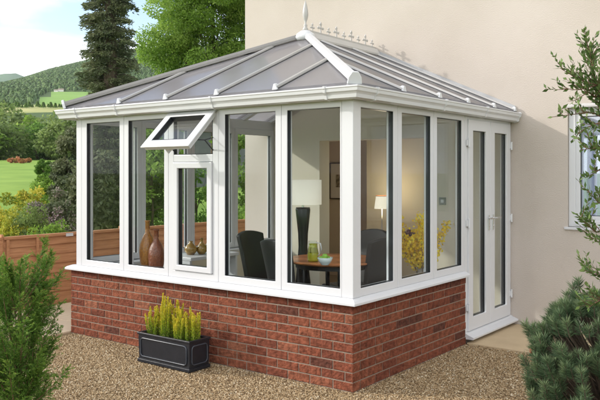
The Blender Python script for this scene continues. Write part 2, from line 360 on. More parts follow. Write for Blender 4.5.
# eave beam, fascia, gutter
pathe=[(-Wd,D-.002),(-Wd,0),(0,0),(0,D-.002)]
pathf=[(-3.495,D-.002),(-3.495,0.0),(0,0),(0,D-.002)]
m=MB(); m.sweep(pathe,[(-.13,2.2915),(.006,2.2915),(.006,2.375),(-.10,2.41),(-.13,2.41)],out=1); m.obj('eaves_beam',UPVC,con,.003)
gp=[(.007,2.268),(.05,2.262),(.088,2.272),(.094,2.300),(.102,2.312),(.112,2.322),(.116,2.346),(.121,2.350),(.121,2.362),(.110,2.364),(.104,2.352),(.100,2.320),(.085,2.285),(.045,2.275),(.019,2.28),(.019,2.36),(.007,2.36)]
m=MB(); m.sweep(pathe,gp,out=1); m.obj('gutter',UPVC,con,.0015)
# gutter brackets and joints
def brk(T,u,w=.022):
    k=MB(); pr=[(.004,2.262),(.05,2.256),(.093,2.266),(.10,2.297),(.118,2.318),(.122,2.343),(.1275,2.348),(.1275,2.367),(.10,2.370),(.10,2.355),(.004,2.355)]
    k.prism(pr,w,lambda a,b,h:T(u+h,a,b)); k.obj('gutter_bracket',UPVC,con,.0015)
for T,us in ((TF,(-.20,-1.42,-2.72,-3.36)),(TR,(.17,1.37,2.30,D-.06))):
    for u in us: brk(T,u)
# ------------------------------------------------------------ roof
EO=.045; EZ=2.395; RX=-1.7825; RY=1.80; RZ=3.205
E1=Vector((EO,-EO,EZ)); E0=Vector((-Wd-EO,-EO,EZ)); A=Vector((RX,RY,RZ)); ER=Vector((EO,D-.003,EZ)); EL=Vector((-Wd-EO,D-.003,EZ)); B=Vector((RX,D-.003,RZ))
def slab(name,pts,th,mt,par,lift=0):
    pts=[Vector(p) for p in pts]; n=(pts[1]-pts[0]).cross(pts[2]-pts[0]).normalized()
    if n.z<0: n=-n
    k=MB(); N=len(pts); vs=[p+n*lift for p in pts]+[p+n*(lift-th) for p in pts]
    k.add(vs,[tuple(range(N)),tuple(range(2*N-1,N-1,-1))]+[(i,(i+1)%N,N+(i+1)%N,N+i) for i in range(N)]); return k.obj(name,mt,par)
def bar(par,p,q,n,w=.035,h=.020,name='glazing_bar',mt=UPVCG,endcap=True,gask=True):
    p=Vector(p); q=Vector(q); d=(q-p).normalized(); n=Vector(n).normalized(); s=d.cross(n).normalized()
    k=MB(); pr=[(-w,.004),(w,.004),(w*.95,h*.55),(w*.6,h),(-w*.6,h),(-w*.95,h*.55)]; L=(q-p).length
    k.prism(pr,L,lambda a,b,t:p+s*a+n*b+d*t); o=k.obj(name,mt,par,.0015)
    if gask:
        k=MB(); k.prism([(-w-.011,-.0005),(w+.011,-.0005),(w+.009,.0038),(-w-.009,.0038)],L,lambda a,b,t:p+s*a+n*b+d*t); k.obj('gasket',BLACK,o)
        k=MB(); k.prism([(-w,-.07),(w,-.07),(w,-.031),(-w,-.031)],L,lambda a,b,t:p+s*a+n*b+d*t); k.obj('rafter',UPVC,o)
    if endcap:
        e=MB(); ww=w*.95; e.add([p+s*a+d*t+n*b for a,t,b in [(-ww,-.02,-.004),(ww,-.02,-.004),(-ww,.05,-.004),(ww,.05,-.004),(-ww*.35,-.001,h*1.9),(ww*.35,-.001,h*1.9),(-ww*.35,.02,h*1.8),(ww*.35,.02,h*1.8)]],
            [(0,1,3,2),(4,6,7,5),(0,4,5,1),(2,3,7,6),(0,2,6,4),(1,5,7,3)]); e.obj('end_cap',UPVC,o,.002)
    return o
def lerp(a,b,t): return a+(b-a)*t
tri_n=lambda a,b,c:((b-a).cross(c-a)).normalized()
nF=tri_n(E0,E1,A); nR=tri_n(E1,ER,B); nL=tri_n(E0,A,B)
nF=nF if nF.z>0 else -nF; nR=nR if nR.z>0 else -nR; nL=nL if nL.z>0 else -nL
fx=[-2.72,-2.05,-1.395,-.73]
def hipF(x): # point on hips at X=x (front slope)
    if x<RX: t=(x-E0.x)/(RX-E0.x); return lerp(E0,A,t)
    t=(E1.x-x)/(E1.x-RX); return lerp(E1,A,t)
xs=[E0.x]+fx[:2]+[RX]+fx[2:]+[E1.x]
xb=[E0.x]+fx+[E1.x]
for i in range(len(xb)-1):
    a,b=xb[i],xb[i+1]; pts=[Vector((a,-EO,EZ)),Vector((b,-EO,EZ))]
    top=[hipF(b)]+([A] if a<RX<b else [])+[hipF(a)]
    pts+= [t for t in top if (t-pts[0]).length>1e-4 and (t-pts[1]).length>1e-4]
    slab('roof_panel',pts,.028,POLY,con)
for x in fx:
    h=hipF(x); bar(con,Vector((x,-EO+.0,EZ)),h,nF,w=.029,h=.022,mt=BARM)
ry=[.70,1.37,1.98,2.62]
for side,(Ea,Eb,sg,nn) in enumerate(((E1,ER,1,nR),(E0,EL,-1,nL))):
    def top(y):
        if y<RY: return lerp(Ea,A,(y-Ea.y)/(RY-Ea.y))
        return Vector((RX,y,RZ))
    yb=[Ea.y]+ry+[D-.003]
    for i in range(len(yb)-1):
        a,b=yb[i],yb[i+1]; pts=[Vector((Ea.x,a,EZ)),Vector((Ea.x,b,EZ))]
        tp=[top(b)]+([A] if a<RY<b else [])+([top(a)] if i>0 else [])
        slab('roof_panel',pts+tp,.028,POLY,con)
    for y in ry+[D-.035]:
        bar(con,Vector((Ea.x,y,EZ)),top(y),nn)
# hip caps
for Ea,nn in ((E1,(nF+nR).normalized()),(E0,(nF+nL).normalized())):
    hb=bar(con,Ea+(A-Ea).normalized()*-.01,A,nn,w=.041,h=.055,name='hip_cap',mt=UPVC if Ea is E1 else SHADED_CAP,endcap=False,gask=False)
    d=(A-Ea).normalized(); s=d.cross(nn).normalized(); e=MB(); p=Ea+d*-.012
    e.prism([(-.058,-.02),(.058,-.02),(.050,.035),(.024,.078),(-.024,.078),(-.050,.035)],.028,lambda a,b,t:p+s*a+nn*b+d*t); e.obj('end_cap',UPVC,hb,.006)
    e=MB(); p=Ea; L=(A-Ea).length; e.prism([(-.05,-.09),(.05,-.09),(.05,-.031),(-.05,-.031)],L,lambda a,b,t:p+s*a+nn*b+d*t); e.obj('hip_rafter',UPVC,hb)
# ridge
m=MB(); m.prism([(-.085,-.035),(-.085,-.01),(-.04,.055),(.04,.055),(.085,-.01),(.085,-.035)],D-RY+.05,lambda a,b,t:(RX+a,RY-.055+t,RZ+b)); rg=m.obj('ridge_cap',UPVCG,con,.006)
m=MB(); m.lathe([(.0,-.05),(.10,-.045),(.115,-.01),(.10,.03),(.05,.066),(.0,.07)],(RX,RY-.03,RZ),20); m.obj('ridge_end_cap',UPVC,rg,smooth=True)
# cresting
m=MB(); m.box(RX-.008,RX+.008,RY-.02,D-.006,RZ+.0555,RZ+.086); m.obj('cresting_strip',UPVCG,rg,.002)
def cross(y,s):
    poly=[(-.007,0),(-.006,.036),(-.028,.036),(-.036,.030),(-.046,.044),(-.036,.058),(-.028,.051),(-.007,.051),(-.008,.066),(-.015,.080),(0,.104),(.015,.080),(.008,.066),(.007,.051),(.028,.051),(.036,.058),(.046,.044),(.036,.030),(.028,.036),(.006,.036),(.007,0)]
    k=MB(); k.prism([(a*s,b*s) for a,b in poly],.012,lambda a,b,t:(RX-.006+t,y+a,RZ+.085+b)); k.obj('crest_spike',UPVCG,rg,.0015)
for i in range(9): cross(RY+.10+i*.158,1.25 if i%2 else .85)
m=MB(); m.lathe([(.0,0),(.028,.0),(.03,.03),(.016,.05),(.022,.065),(.016,.08),(.009,.09),(.022,.13),(.032,.18),(.030,.23),(.016,.30),(0,.35)],(RX,RY-.03,RZ+.06),16,sy=1); m.obj('finial',UPVCG,rg,smooth=True)
# wall flashing
for sg in (1,-1):
    Ea=ER if sg==1 else EL; k=MB(); nn=nR if sg==1 else nL
    p=Ea+Vector((0,-.012,0)); d=(B-Ea).normalized(); L=(B-Ea).length
    k.prism([(0,.018),(.012,.018),(.012,.052),(0,.052)],L,lambda a,b,t:p+Vector((0,a,0))+Vector((0,0,b))+d*t); k.obj('wall_flashing',LEAD,con)
# ------------------------------------------------------------ interior floor
m=MB(); m.box(-Wd+.262,-.262,.262,D+.0,.0,.08); m.box(-.262,-.2,D1,D,.0,.08); m.obj('floor',TILE,con)
# ------------------------------------------------------------ house
HX0,HX1=-3.965,7.5; HT=8.0; T_=.22; OX0,OX1=-2.645,-.99; OZ=2.135; WX0,WX1,WZ0,WZ1=.615,1.95,1.125,2.42
hs=empty('house',(1.75,D,0),'cream rendered two storey house wall behind the conservatory with a white framed window','house')
def hp(mb,name,mt,par=None,bev=0):
    o=mb.obj(name,mt,par or hs,bev); 
    if par is None: o.location=(-1.75,-D,0)
    return o
m=MB(); y0,y1=D,D+T_
for a,b,z0,z1 in ((HX0,OX0,-.3,HT),(OX0,OX1,OZ,HT),(OX0,OX1,-.3,.078),(OX1,WX0,-.3,HT),(WX0,WX1,-.3,WZ0),(WX0,WX1,WZ1,HT),(WX1,HX1,-.3,HT)): m.box(a,b,y0,y1,z0,z1)
m.box(HX0,HX0+T_,y1,12,-.3,HT); m.box(HX1-T_,HX1,y1,12,-.3,HT); m.box(HX0,HX1,12,12+T_,-.3,HT); m.box(HX0,HX1,y1,12,HT-.2,HT-.01)
bm_=m
o=hp(m,'wall',RENDERW)
# remove coincident internal faces
bm=bmesh.new(); bm.from_mesh(o.data); bmesh.ops.remove_doubles(bm,verts=bm.verts,dist=1e-5); bm.to_mesh(o.data); bm.free()
# plaster skin on the part of the house wall inside the conservatory
m=MB(); yy=D-.008
for a,b,z0,z1 in ((-3.48,OX0,.08,2.35),(OX0,OX1,OZ,2.35),(OX1,-.085,.08,2.35)): m.box(a,b,yy,D-.0005,z0,z1)
m.add([(-3.40,yy,2.35),(-.16,yy,2.35),(RX,yy,3.05),(-3.40,D-.0005,2.35),(-.16,D-.0005,2.35),(RX,D-.0005,3.05)],[(0,1,2),(3,5,4),(0,3,4,1),(1,4,5,2),(2,5,3,0)])
m.box(OX0,OX0+.006,D-.008,y1,.08,OZ); m.box(OX1-.006,OX1,D-.008,y1,.08,OZ); m.box(OX0+.006,OX1-.006,D-.008,y1,OZ-.006,OZ)
hp(m,'plaster',mat('wall_plaster',(.60,.56,.46),.85,(.57,.53,.44),2,spec=.2))
# living room
m=MB(); m.box(-3.72,.3,4.90,5.0,.08,2.5); hp(m,'room_back_wall',PEACH)
m=MB(); m.box(-3.745,-3.72,y1,5.0,.08,2.5); hp(m,'room_side_wall',PLASTER)
m=MB(); m.box(.3,.36,y1,5.0,.08,2.5); hp(m,'room_side_wall',PLASTER)
m=MB(); m.box(-2.70,.29,4.50,4.898,.08,2.498); hp(m,'chimney_breast',mat('breast_plaster',(.72,.62,.44),.85,spec=.2))
m=MB(); m.box(-3.74,.36,y1,5.0,2.502,2.6); hp(m,'room_ceiling',CEIL)
m=MB(); m.box(-3.74,.36,y1+.001,5.0,-.02,.078); hp(m,'room_floor',TILE)
# switch
m=MB(); m.box(-.885,-.797,D-.018,D-.0085,1.323,1.411); sw=hp(m,'light_switch',mat('switch_plate',(.22,.22,.2),.4),bev=.002)
m=MB(); m.box(-.86,-.822,D-.023,D-.0185,1.348,1.386); m.obj('rocker',UPVC,sw)
# house window
TH=lambda u,o,z:(u-1.75,-o,z)
wn=MB(); wn.ring(WX0+.002,WX1-.002,WZ0+.002,WZ1-.002,.07,.07,.07,.07,-.10,-.03,TH); wn=wn.obj('window_frame',UPVC,hs,.005)
k=MB(); k.ring(WX0+.07,WX1-.07,WZ0+.07,WZ1-.07,.05,.05,.05,.05,-.09,-.045,TH); k.obj('sash',UPVC,wn,.005)
k=MB(); k.ring(WX0+.1205,WX1-.1205,WZ0+.1205,WZ1-.1205,.006,.006,.006,.006,-.07,-.05,TH); k.obj('gasket',BLACK,wn)
k=MB(); k.box(WX0+.11,WX1-.11,-.075,-.065,WZ0+.11,WZ1-.11,T=TH); k.obj('glass_pane',glass_mat('sky_reflecting_glass',(.9,.93,1),.22),wn)
k=MB(); k.box(WX0-.03,WX1+.03,-.029,.025,WZ0-.028,WZ0-.0,T=TH); k.obj('sill',UPVC,wn,.004)
k=MB(); k.prism([(-.029,WZ1-.012),(.03,WZ1-.03),(.03,WZ1-.012),(-.02,WZ1+.03),(-.029,WZ1+.03)],WX1-WX0+.04,lambda a,b,t:TH(WX0-.02+t,a,b)); k.obj('drip_head',UPVCG,wn,.002)
k=MB(); n=160; vs=[]; 
for i in range(n+1):
    u=WX0+.02+(WX1-WX0-.04)*i/n; oo=-.19+.004*math.sin(i*.75)+.006*math.sin(i*.21+1)
    vs+= [TH(u,oo,WZ0+.03),TH(u,oo,WZ1-.03)]
k.add(vs,[(2*i,2*i+2,2*i+3,2*i+1) for i in range(n)]); k.obj('net_curtain',mat('net_curtain',(.84,.87,.92),.8),wn,smooth=True)
m=MB(); m.box(.4,2.2,y1+.1,y1+1.2,.9,2.6); hp(m,'window_recess',CEIL)
# ------------------------------------------------------------ furniture
def chair(loc,rz,label,src=None):
    if src: c=copy_tree(src); c.location=loc; c.rotation_euler=(0,0,rz); c['label']=label; return c
    c=empty('dining_chair',loc,label,'chair','dining chairs round the table',rz)
    k=MB(); k.box(-.22,.22,-.21,.22,.40,.49); k.obj('seat',LEATHER,c,.02,seg=3)
    # backrest: at -y, tapering to the waist, slightly arched top, leaning back
    k=MB(); n=14; vs=[]
    for s_ in (0,1):
        for i in range(n+1):
            t=i/n; z=.38+.62*t; w=.165+.045*t**1.3; y=-.20-.10*t**1.4-(0 if s_ else .05)
            for j in range(7):
                a=-1+2*j/6; zz=z+(.035*(1-a*a) if i==n else .0)*1.0; yo=-.035*(1-a*a)
                vs.append((a*w,y+yo,zz))
    M=7; off=(n+1)*M; fs=[]
    for i in range(n):
        for j in range(M-1):
            a=i*M+j; fs.append((a,a+1,a+M+1,a+M)); fs.append((off+a,off+a+M,off+a+M+1,off+a+1))
    for i in range(n):
        for j in (0,M-1): a=i*M+j; fs.append((a,a+M,off+a+M,off+a))
    for i in (0,n):
        for j in range(M-1): a=i*M+j; fs.append((a,a+1,off+a+1,off+a))
    k.add(vs,fs); k.obj('backrest',LEATHER,c,.012,smooth=True,seg=3)
    for sx_,sy_ in ((-1,-1),(1,-1),(-1,1),(1,1)):
        k=MB(); k.tube([(sx_*.19,sy_*.18,.41),(sx_*.2,sy_*.2-(.03 if sy_<0 else 0),0)],[.022,.014],4); k.obj('leg',LEATHER,c)
    return c
FZ=.08
c0=chair((-1.50,.92,FZ),-PI/2+.1,'tall black leather dining chair standing alone in the fourth front window')
chair((-.92,.60,FZ),-.25,'black leather dining chair nearest the front glass, half hidden by a white mullion',c0)
chair((-1.02,1.53,FZ),PI-.25,'black leather dining chair at the back of the table, just beside the corner post',c0)
chair((-.69,1.10,FZ),PI/2-.1,'black leather dining chair nearest the right hand glass, curved back in front',c0)
tb=empty('dining_table',(-.86,.98,FZ),'round orange brown wooden dining table between black chairs behind the corner post','table')
k=MB(); k.lathe([(0,.722),(.41,.722),(.44,.73),(.45,.738),(.45,.745),(.44,.75),(0,.75)],n=40); k.obj('tabletop',WOODT,tb)
k=MB(); k.lathe([(.34,.68),(.36,.68),(.36,.7215),(.34,.7215)],n=32); k.obj('apron',LEATHER,tb)
for i in range(4):
    a=PI/4+i*PI/2; k=MB(); k.tube([(.33*math.cos(a),.33*math.sin(a),.70),(.3*math.cos(a),.3*math.sin(a),0)],[.024,.017],6); k.obj('leg',LEATHER,tb)
tb.scale=(1,1,1.08); TZ=FZ+.751*1.08
JUICE=mat('green_juice',(.42,.40,.04),.15,coat=.5)
jx,jy=at(313,6.75); jg=empty('juice_jug',(jx,jy,TZ),'glass jug of yellow green juice on the round table','jug')
k=MB(); k.lathe([(0,.002),(.045,.002),(.052,.02),(.05,.08),(.04,.13),(.038,.165),(0,.165)]); k.obj('juice',JUICE,jg,smooth=True)
k=MB(); k.lathe([(.047,0),(.055,.02),(.053,.08),(.043,.13),(.042,.19),(.039,.19),(.040,.13),(.05,.08)]); k.obj('glass_body',GLASS,jg,smooth=True)
k=MB(); k.tube([(.042,0,.175),(.085,0,.17),(.095,0,.12),(.075,0,.07),(.052,0,.06)],.006,6); k.obj('handle',UPVC,jg,smooth=True)
bx_,by_=at(325,6.5); bw=empty('glass_bowl',(bx_,by_,TZ),'white glass bowl of green fruit beside the juice jug','bowl')
k=MB(); k.lathe([(.03,0),(.035,.004),(.055,.03),(.07,.065),(.067,.066),(.052,.034),(.03,.01),(0,.008)]); k.obj('bowl',mat('frosted_glass',(.55,.62,.64),.1,coat=.5),bw,smooth=True)
for i in range(5):
    a=i*1.3; fr=MB(); fr.lathe([(.0,-.026),(.018,-.02),(.027,0),(.019,.02),(0,.024)],(.03*math.cos(a)*(i>0),.03*math.sin(a)*(i>0),.055+.02*(i==0)),12); fr=fr.obj('green_apple',mat('apple_green',(.22,.42,.05),.3),smooth=True); fr.location=(bx_,by_,TZ)
    tag(fr,'small green apple lying in the glass bowl on the table','apple','green apples in the bowl')
# hourglass floor lamp
lx,ly=at(303,7.4); fl=empty('floor_lamp',(lx,ly,FZ),'black hourglass floor lamp with a wide pale drum shade','lamp')
k=MB(); k.lathe([(0,0),(.155,0),(.155,.02),(.12,.18),(.085,.42),(.06,.62),(.046,.80),(.05,.92),(.075,1.14),(.07,1.16),(0,1.16)]); k.v=[(x_,y_,z_*1.10) for x_,y_,z_ in k.v]; k.obj('lamp_body',mat('black_lacquer',(.015,.015,.018),.15),fl,smooth=True)
k=MB(); k.tube([(0,0,1.27),(0,0,1.33)],.012); k.obj('neck',CHROME,fl)
SHADE=emit_mat('pale_shade_added_glow',(.8,.78,.7),.16)  # weak glow added so the unlit floor lamp's shade reads brighter
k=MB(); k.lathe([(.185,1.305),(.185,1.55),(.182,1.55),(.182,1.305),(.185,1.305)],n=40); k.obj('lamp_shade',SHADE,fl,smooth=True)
# console table in living room with lamp and bowl
ct=empty('console_table',(-1.78,4.06,FZ),'wooden console table with an orange brown top under the small lamp in the living room','table')
k=MB(); k.box(-.58,.55,-.17,.17,.685,.74); k.obj('tabletop',WOODT,ct,.006)
k=MB(); k.box(-.54,.51,-.14,.14,.60,.684); k.obj('drawer_front',WOODT,ct,.003)
for a in (-.51,.48):
    for b in (-.12,.12): k=MB(); k.box(a-.025,a+.025,b-.025,b+.025,0,.5995); k.obj('leg',PEACH,ct,.003)
tl=empty('table_lamp',(-2.175,4.06,FZ+.741),'small lit table lamp with a cream pleated shade on the wooden console','lamp')
k=MB(); k.lathe([(0,0),(.06,0),(.06,.012),(.012,.022),(.009,.03),(.009,.40),(0,.40)],n=20); k.obj('stand',CHROME,tl,smooth=True)
k=MB(); n=48; vs=[]
for i in range(n):
    a=2*PI*i/n; r=1+.02*(i%2)
    vs+=[(.105*r*math.cos(a),.105*r*math.sin(a),.385),(.082*r*math.cos(a),.082*r*math.sin(a),.56)]
k.add(vs,[(2*i,(2*i+2)%(2*n),(2*i+3)%(2*n),2*i+1) for i in range(n)]); k.obj('lamp_shade',emit_mat('lit_shade',(.8,.74,.6),.45),tl)
k=MB(); k.lathe([(.088,.557),(.088,.566),(.08,.566),(.08,.557)],n=40); k.obj('shade_rim',WOODT,tl)
pl=bpy.data.objects.new('bulb_light',bpy.data.lights.new('bulb_light','POINT')); C.objects.link(pl); pl.parent=tl; pl.location=(0,0,.66); pl.data.energy=4; pl.data.color=(1,.84,.62); pl.data.shadow_soft_size=.06
pb=empty('fruit_bowl',(-1.72,4.0,FZ+.741),'dark bowl of purple plums on the wooden console table','bowl')
k=MB(); k.lathe([(.05,0),(.06,.005),(.12,.035),(.15,.05),(.145,.053),(.1,.035),(0,.012)]); k.obj('bowl',mat('dark_bowl',(.06,.03,.03),.3),pb,smooth=True)
for i in range(7):
    a=i*1.05; k=MB(); k.lathe([(.0,-.035),(.026,-.025),(.036,0),(.026,.026),(0,.034)],(.075*math.cos(a)*(i>0),.075*math.sin(a)*(i>0),.065+.03*(i==0)),12); k=k.obj('plum',mat('plum_skin',(.12,.02,.04),.35),smooth=True); k.location=(-1.72,4.0,FZ+.741)
    tag(k,'purple plum lying in the dark bowl on the console','plum','plums in the bowl')
# picture on the peach wall
px_,_=0,0
pc=empty('framed_picture',(-3.42,4.89,1.575),'dark framed picture with a wide pale mount on the peach wall','picture')
k=MB(); k.ring(-.21,.21,-.29,.29,.02,.02,.02,.02,0,.025,lambda u,o,z:(u,-o,z)); k.obj('frame',mat('dark_frame',(.06,.025,.015),.35),pc,.003)
k=MB(); k.box(-.19,.19,-.012,-.004,-.27,.27); k.obj('mount',mat('picture_mount',(.78,.68,.60),.8),pc)
k=MB(); k.box(-.09,.09,-.016,-.0125,-.10,.10); k.obj('print',mat('picture_print',(.10,.07,.05),.6,(.5,.38,.28),22,detail=1),pc)
# amber bottle vases on the front sill
def amber(name,c,c2,ns): 
    return mat(name,c,.3,c2,ns,coat=.25,bump=.6,bscale=70)
A1=amber('amber_glass',(.22,.075,.012),(.36,.15,.02),55); A2=amber('brown_glass',(.13,.032,.014),(.22,.06,.02),45)
def vase(x,y,z,H,r,mt,label,par=None):
    k=MB(); k.lathe([(0,0),(r*.62,0),(r*.72,.01),(r*.9,H*.18),(r,H*.36),(r*.93,H*.52),(r*.62,H*.66),(r*.34,H*.74),(r*.27,H*.80),(r*.27,H*.97),(r*.34,H*.985),(r*.34,H),(r*.24,H),(r*.2,H*.8)],n=28); o=k.obj('bottle_vase',mt,smooth=True); o.location=(x,y,z); tag(o,label,'vase','bottle vases on the sill'); return o
vase(-2.60,.215,.7225,.50,.083,A1,'amber mottled bottle vase on the front sill, the taller and left one')
vase(-2.43,.18,.7225,.42,.082,A2,'brown red bottle vase on the front sill, the shorter and right one')
# white side unit with gold bottles
su=empty('side_unit',(-2.80,1.16,FZ),'white open side unit with books on its shelf by the left windows','shelf unit')
k=MB(); k.box(-.24,.24,-.38,.38,.68,.715); k.obj('top',UPVC,su,.004)
for b in (-.36,.36): k=MB(); k.box(-.22,.22,b-.015,b+.015,0,.6795); k.obj('side_panel',UPVC,su,.003)
k=MB(); k.box(-.22,.22,-.344,.344,.38,.40); k.obj('shelf',UPVC,su)
for i,cc in enumerate(((.35,.12,.08),(.5,.48,.42),(.10,.12,.14),(.4,.3,.2))):
    k=MB(); k.box(-.13+.01*i,.13,-.18,.16-.02*i,.0,.028); k=k.obj('book',mat('book_cover_%d'%i,cc,.5),None,.002); k.location=(-2.80,1.06,FZ+.4005+i*.0285); k.rotation_euler=(0,0,.1*i)
    tag(k,('brown red book at the bottom of the stack on the white unit','pale book lying second in the stack on the white unit','near black book lying third in the stack on the white unit','tan book on top of the stack on the white unit')[i],'book')
GOLD=mat('gold_glass',(.34,.20,.03),.12,(.20,.11,.02),30,coat=.7)
gx,gy=at(209,8.05); gz=FZ+.7155
k=MB(); k.lathe([(0,0),(.05,0),(.075,.04),(.08,.08),(.06,.12),(.025,.155),(.016,.18),(.014,.27),(.018,.275),(.012,.275)],n=24); k=k.obj('long_necked_bottle',GOLD,smooth=True); k.location=(-2.665,1.235,gz); k.scale=(1.2,1.2,1.15); tag(k,'gold glass bottle with a long thin neck on the white unit','bottle')
k=MB(); k.lathe([(0,0),(.035,0),(.058,.035),(.055,.07),(.03,.095),(.016,.11),(.02,.125),(.012,.125)],n=24); k=k.obj('round_bottle',GOLD,smooth=True); k.location=(-2.80,1.01,gz); k.scale=(1.2,1.2,1.2); tag(k,'short round gold glass bottle at the left end of the pair on the white unit','bottle')
k=MB(); k.lathe([(0,0),(.03,0),(.05,.03),(.052,.06),(.03,.10),(.014,.12),(.014,.16),(.018,.162),(.01,.162)],n=24); k=k.obj('round_bottle',GOLD,smooth=True); k.location=(-2.735,1.115,gz); k.scale=(1.15,1.15,1.1); tag(k,'middle gold glass bottle with a stubby neck on the white unit','bottle')
# forsythia in a floor vase
fv=empty('flower_vase',(-.42,1.92,FZ),'floor vase holding branches of yellow blossom behind the right windows','vase of flowers')
k=MB(); k.lathe([(0,0),(.09,0),(.11,.1),(.12,.3),(.09,.5),(.06,.62),(.07,.66),(.05,.66),(.05,.5)]); k.obj('vase',mat('grey_ceramic',(.35,.33,.3),.3),fv,smooth=True)
k=MB(); P=[];Dr=[]
for i in range(20):
    a=random.uniform(0,2*PI); sp=random.uniform(.05,.27); H=random.uniform(.10,.55)
    pts=[(0,0,.5),(.3*sp*math.cos(a),.3*sp*math.sin(a),.66)]
    for t in np.linspace(.2,1,9): pts.append((sp*math.cos(a)*(.3+.7*t)+random.uniform(-.012,.012),sp*math.sin(a)*(.3+.7*t)*1.15+random.uniform(-.012,.012),.66+H*t**.9))
    k.tube(pts,[.005]*2+[.004]*5+[.002]*4,5)
    for j in range(2,11):
        for q in range(18):
            b=Vector(pts[j]); P.append([b.x+random.gauss(0,.020),b.y+random.gauss(0,.020),b.z+random.gauss(0,.024)]); Dr.append([random.gauss(0,1),random.gauss(0,1),random.gauss(.3,1)])
k.obj('branches',STEM,fv)
P=np.array(P);Dr=np.array(Dr)
quads('blossom',leafquads(P,Dr,.036,.026,fold=.2),attr_mat('yellow_blossom',[(0,(.90,.60,.005)),(.5,(.98,.76,.01)),(.95,(.98,.84,.08)),(1,(.5,.5,.05))],.6,trans=.4),fv)
# ------------------------------------------------------------ planter with heather
pt=empty('planter',(-1.725,-.252,.012),'black panelled trough planter of yellow heather standing against the brick wall','planter')
k=MB(); hx,hy,h=.325,.122,.262
k.add([(-hx+.006,-hy+.006,0),(hx-.006,-hy+.006,0),(hx-.006,hy-.006,0),(-hx+.006,hy-.006,0),(-hx,-hy,h),(hx,-hy,h),(hx,hy,h),(-hx,hy,h),(-hx+.02,-hy+.02,h),(hx-.02,-hy+.02,h),(hx-.02,hy-.02,h),(-hx+.02,hy-.02,h),(-hx+.02,-hy+.02,h-.04),(hx-.02,-hy+.02,h-.04),(hx-.02,hy-.02,h-.04),(-hx+.02,hy-.02,h-.04)],
 [(3,2,1,0)]+[(i,(i+1)%4,4+(i+1)%4,4+i) for i in range(4)]+[(4+i,4+(i+1)%4,8+(i+1)%4,8+i) for i in range(4)]+[(8+i,8+(i+1)%4,12+(i+1)%4,12+i) for i in range(4)])
k.obj('trough',PLANTER,pt,.003)
k=MB(); k.ring(-hx-.006,hx+.006,-hy-.006,hy+.006,.012,.012,.012,.012,.0,.028,lambda u,o,z:(u,z,o)); k.ring(-hx-.008,hx+.008,-hy-.008,hy+.008,.014,.014,.014,.014,.245,.264,lambda u,o,z:(u,z,o)); k.obj('rim',PLANTER,pt,.004)
def panelring(T,a0,a1,z0,z1):
    q=.012; pts=[]
    for (cx_,cz_,s0) in ((a1-.03,z1-.03,0),(a0+.03,z1-.03,1),(a0+.03,z0+.03,2),(a1-.03,z0+.03,3)):
        for t in range(5):
            a=s0*PI/2+t*PI/8; pts.append((cx_+.03*math.cos(a),cz_+.03*math.sin(a)))
    pts.append(pts[0]); k=MB(); k.tube([T(a,0,b) for a,b in pts],.0055,6,cap=False); return k
k=panelring(lambda u,o,z:(u,-hy-.001,z),-hx+.035,hx-.035,.055,.215); k.obj('panel_moulding',mat('planter_mould',(.05,.058,.072),.3),pt,smooth=True)
k=panelring(lambda u,o,z:(hx+.001,u,z),-hy+.03,hy-.03,.055,.215); k.obj('panel_moulding',bpy.data.materials['planter_mould'],pt,smooth=True)
k=MB(); k.box(-hx+.021,hx-.021,-hy+.021,hy-.021,.15,.232); k.obj('soil',SOIL,pt)
P=[];Dr=[];rn=[]
spk=MB()
clumps=[(-.26,0),(-.16,.03),(-.05,-.02),(.02,.03),(.12,-.03),(.2,.02),(.27,-.01)]
for cx_,cy_ in clumps:
    for i in range(13):
        bx0=cx_+random.gauss(0,.028); by0=cy_*.8+random.gauss(0,.03); H=random.uniform(.14,.34)*(1.15 if abs(cx_-.02)<.08 else .85)
        tx=bx0+random.gauss(0,.02)+(bx0-cx_)*.5; ty=by0+random.gauss(0,.015)
        spk.tube([(bx0,by0,.22),(tx,ty,.22+H)],[.003,.001],4)
        n=int(H*900)
        for t in np.linspace(0,1,n):
            a=random.uniform(0,2*PI); r=.003; x=bx0+(tx-bx0)*t; y=by0+(ty-by0)*t; z=.22+H*t
            P.append([x,y,z]); Dr.append([math.cos(a),math.sin(a),1.3+random.gauss(0,.3)+1.5*(t>.93)]); rn.append(min(1,max(0,t*.8+random.gauss(.08,.12))))
P=np.array(P);Dr=np.array(Dr)
htr=empty('heather',(-1.725,-.252,.012),'yellow green heather with upright spikes growing in the black trough','plant')
quads('foliage',leafquads(P,Dr,.022,.0062),attr_mat('heather_leaf',[(0,(.08,.16,.02)),(.3,(.26,.38,.03)),(.65,(.52,.52,.04)),(1,(.72,.56,.05))],.6,trans=.3),htr,np.array(rn))
spk.obj('stem',STEM,htr)
# ------------------------------------------------------------ terrain
def interp(x,xs,ys): return float(np.interp(x,xs,ys))
UX=[-1e4,11.5,25,70,100,200,250,330,350]; UZ=[0,0,1.10,2.93,3.6,19.3,25.5,38,40]
def ground(u,v):
    if u<=350: return interp(u,UX,UZ)
    sx_=v/u*F+300
    Zr=interp(sx_,[-400,-120,0,20,50,85,130,300,600,1200],[10,48,82.5,88.5,98.5,106.5,117,128,118,60])
    Zf=interp(sx_,[-600,-60,0,14,30,80,200,1200],[60,196,211,212,196,140,90,40])
    if u<=700: t=(u-350)/350; return 40+(Zr-40)*(t**.85)
    if u<=950: t=(u-700)/250; return Zr+(Zr*.55-Zr)*t
    if u<=1500: t=(u-950)/550; return Zr*.55+(Zf-Zr*.55)*t**1.3
    return Zf*(1-.5*min(1,(u-1500)/1500))
def ghxy(x,y):
    d=np.array([x-CX,y-CY]); return ground(float(d@FW),float(d@RT))
LAWN=mat('lawn_grass',(.25,.36,.07),.9,(.16,.26,.045),.5,bump=.6,bscale=25,spec=.1)
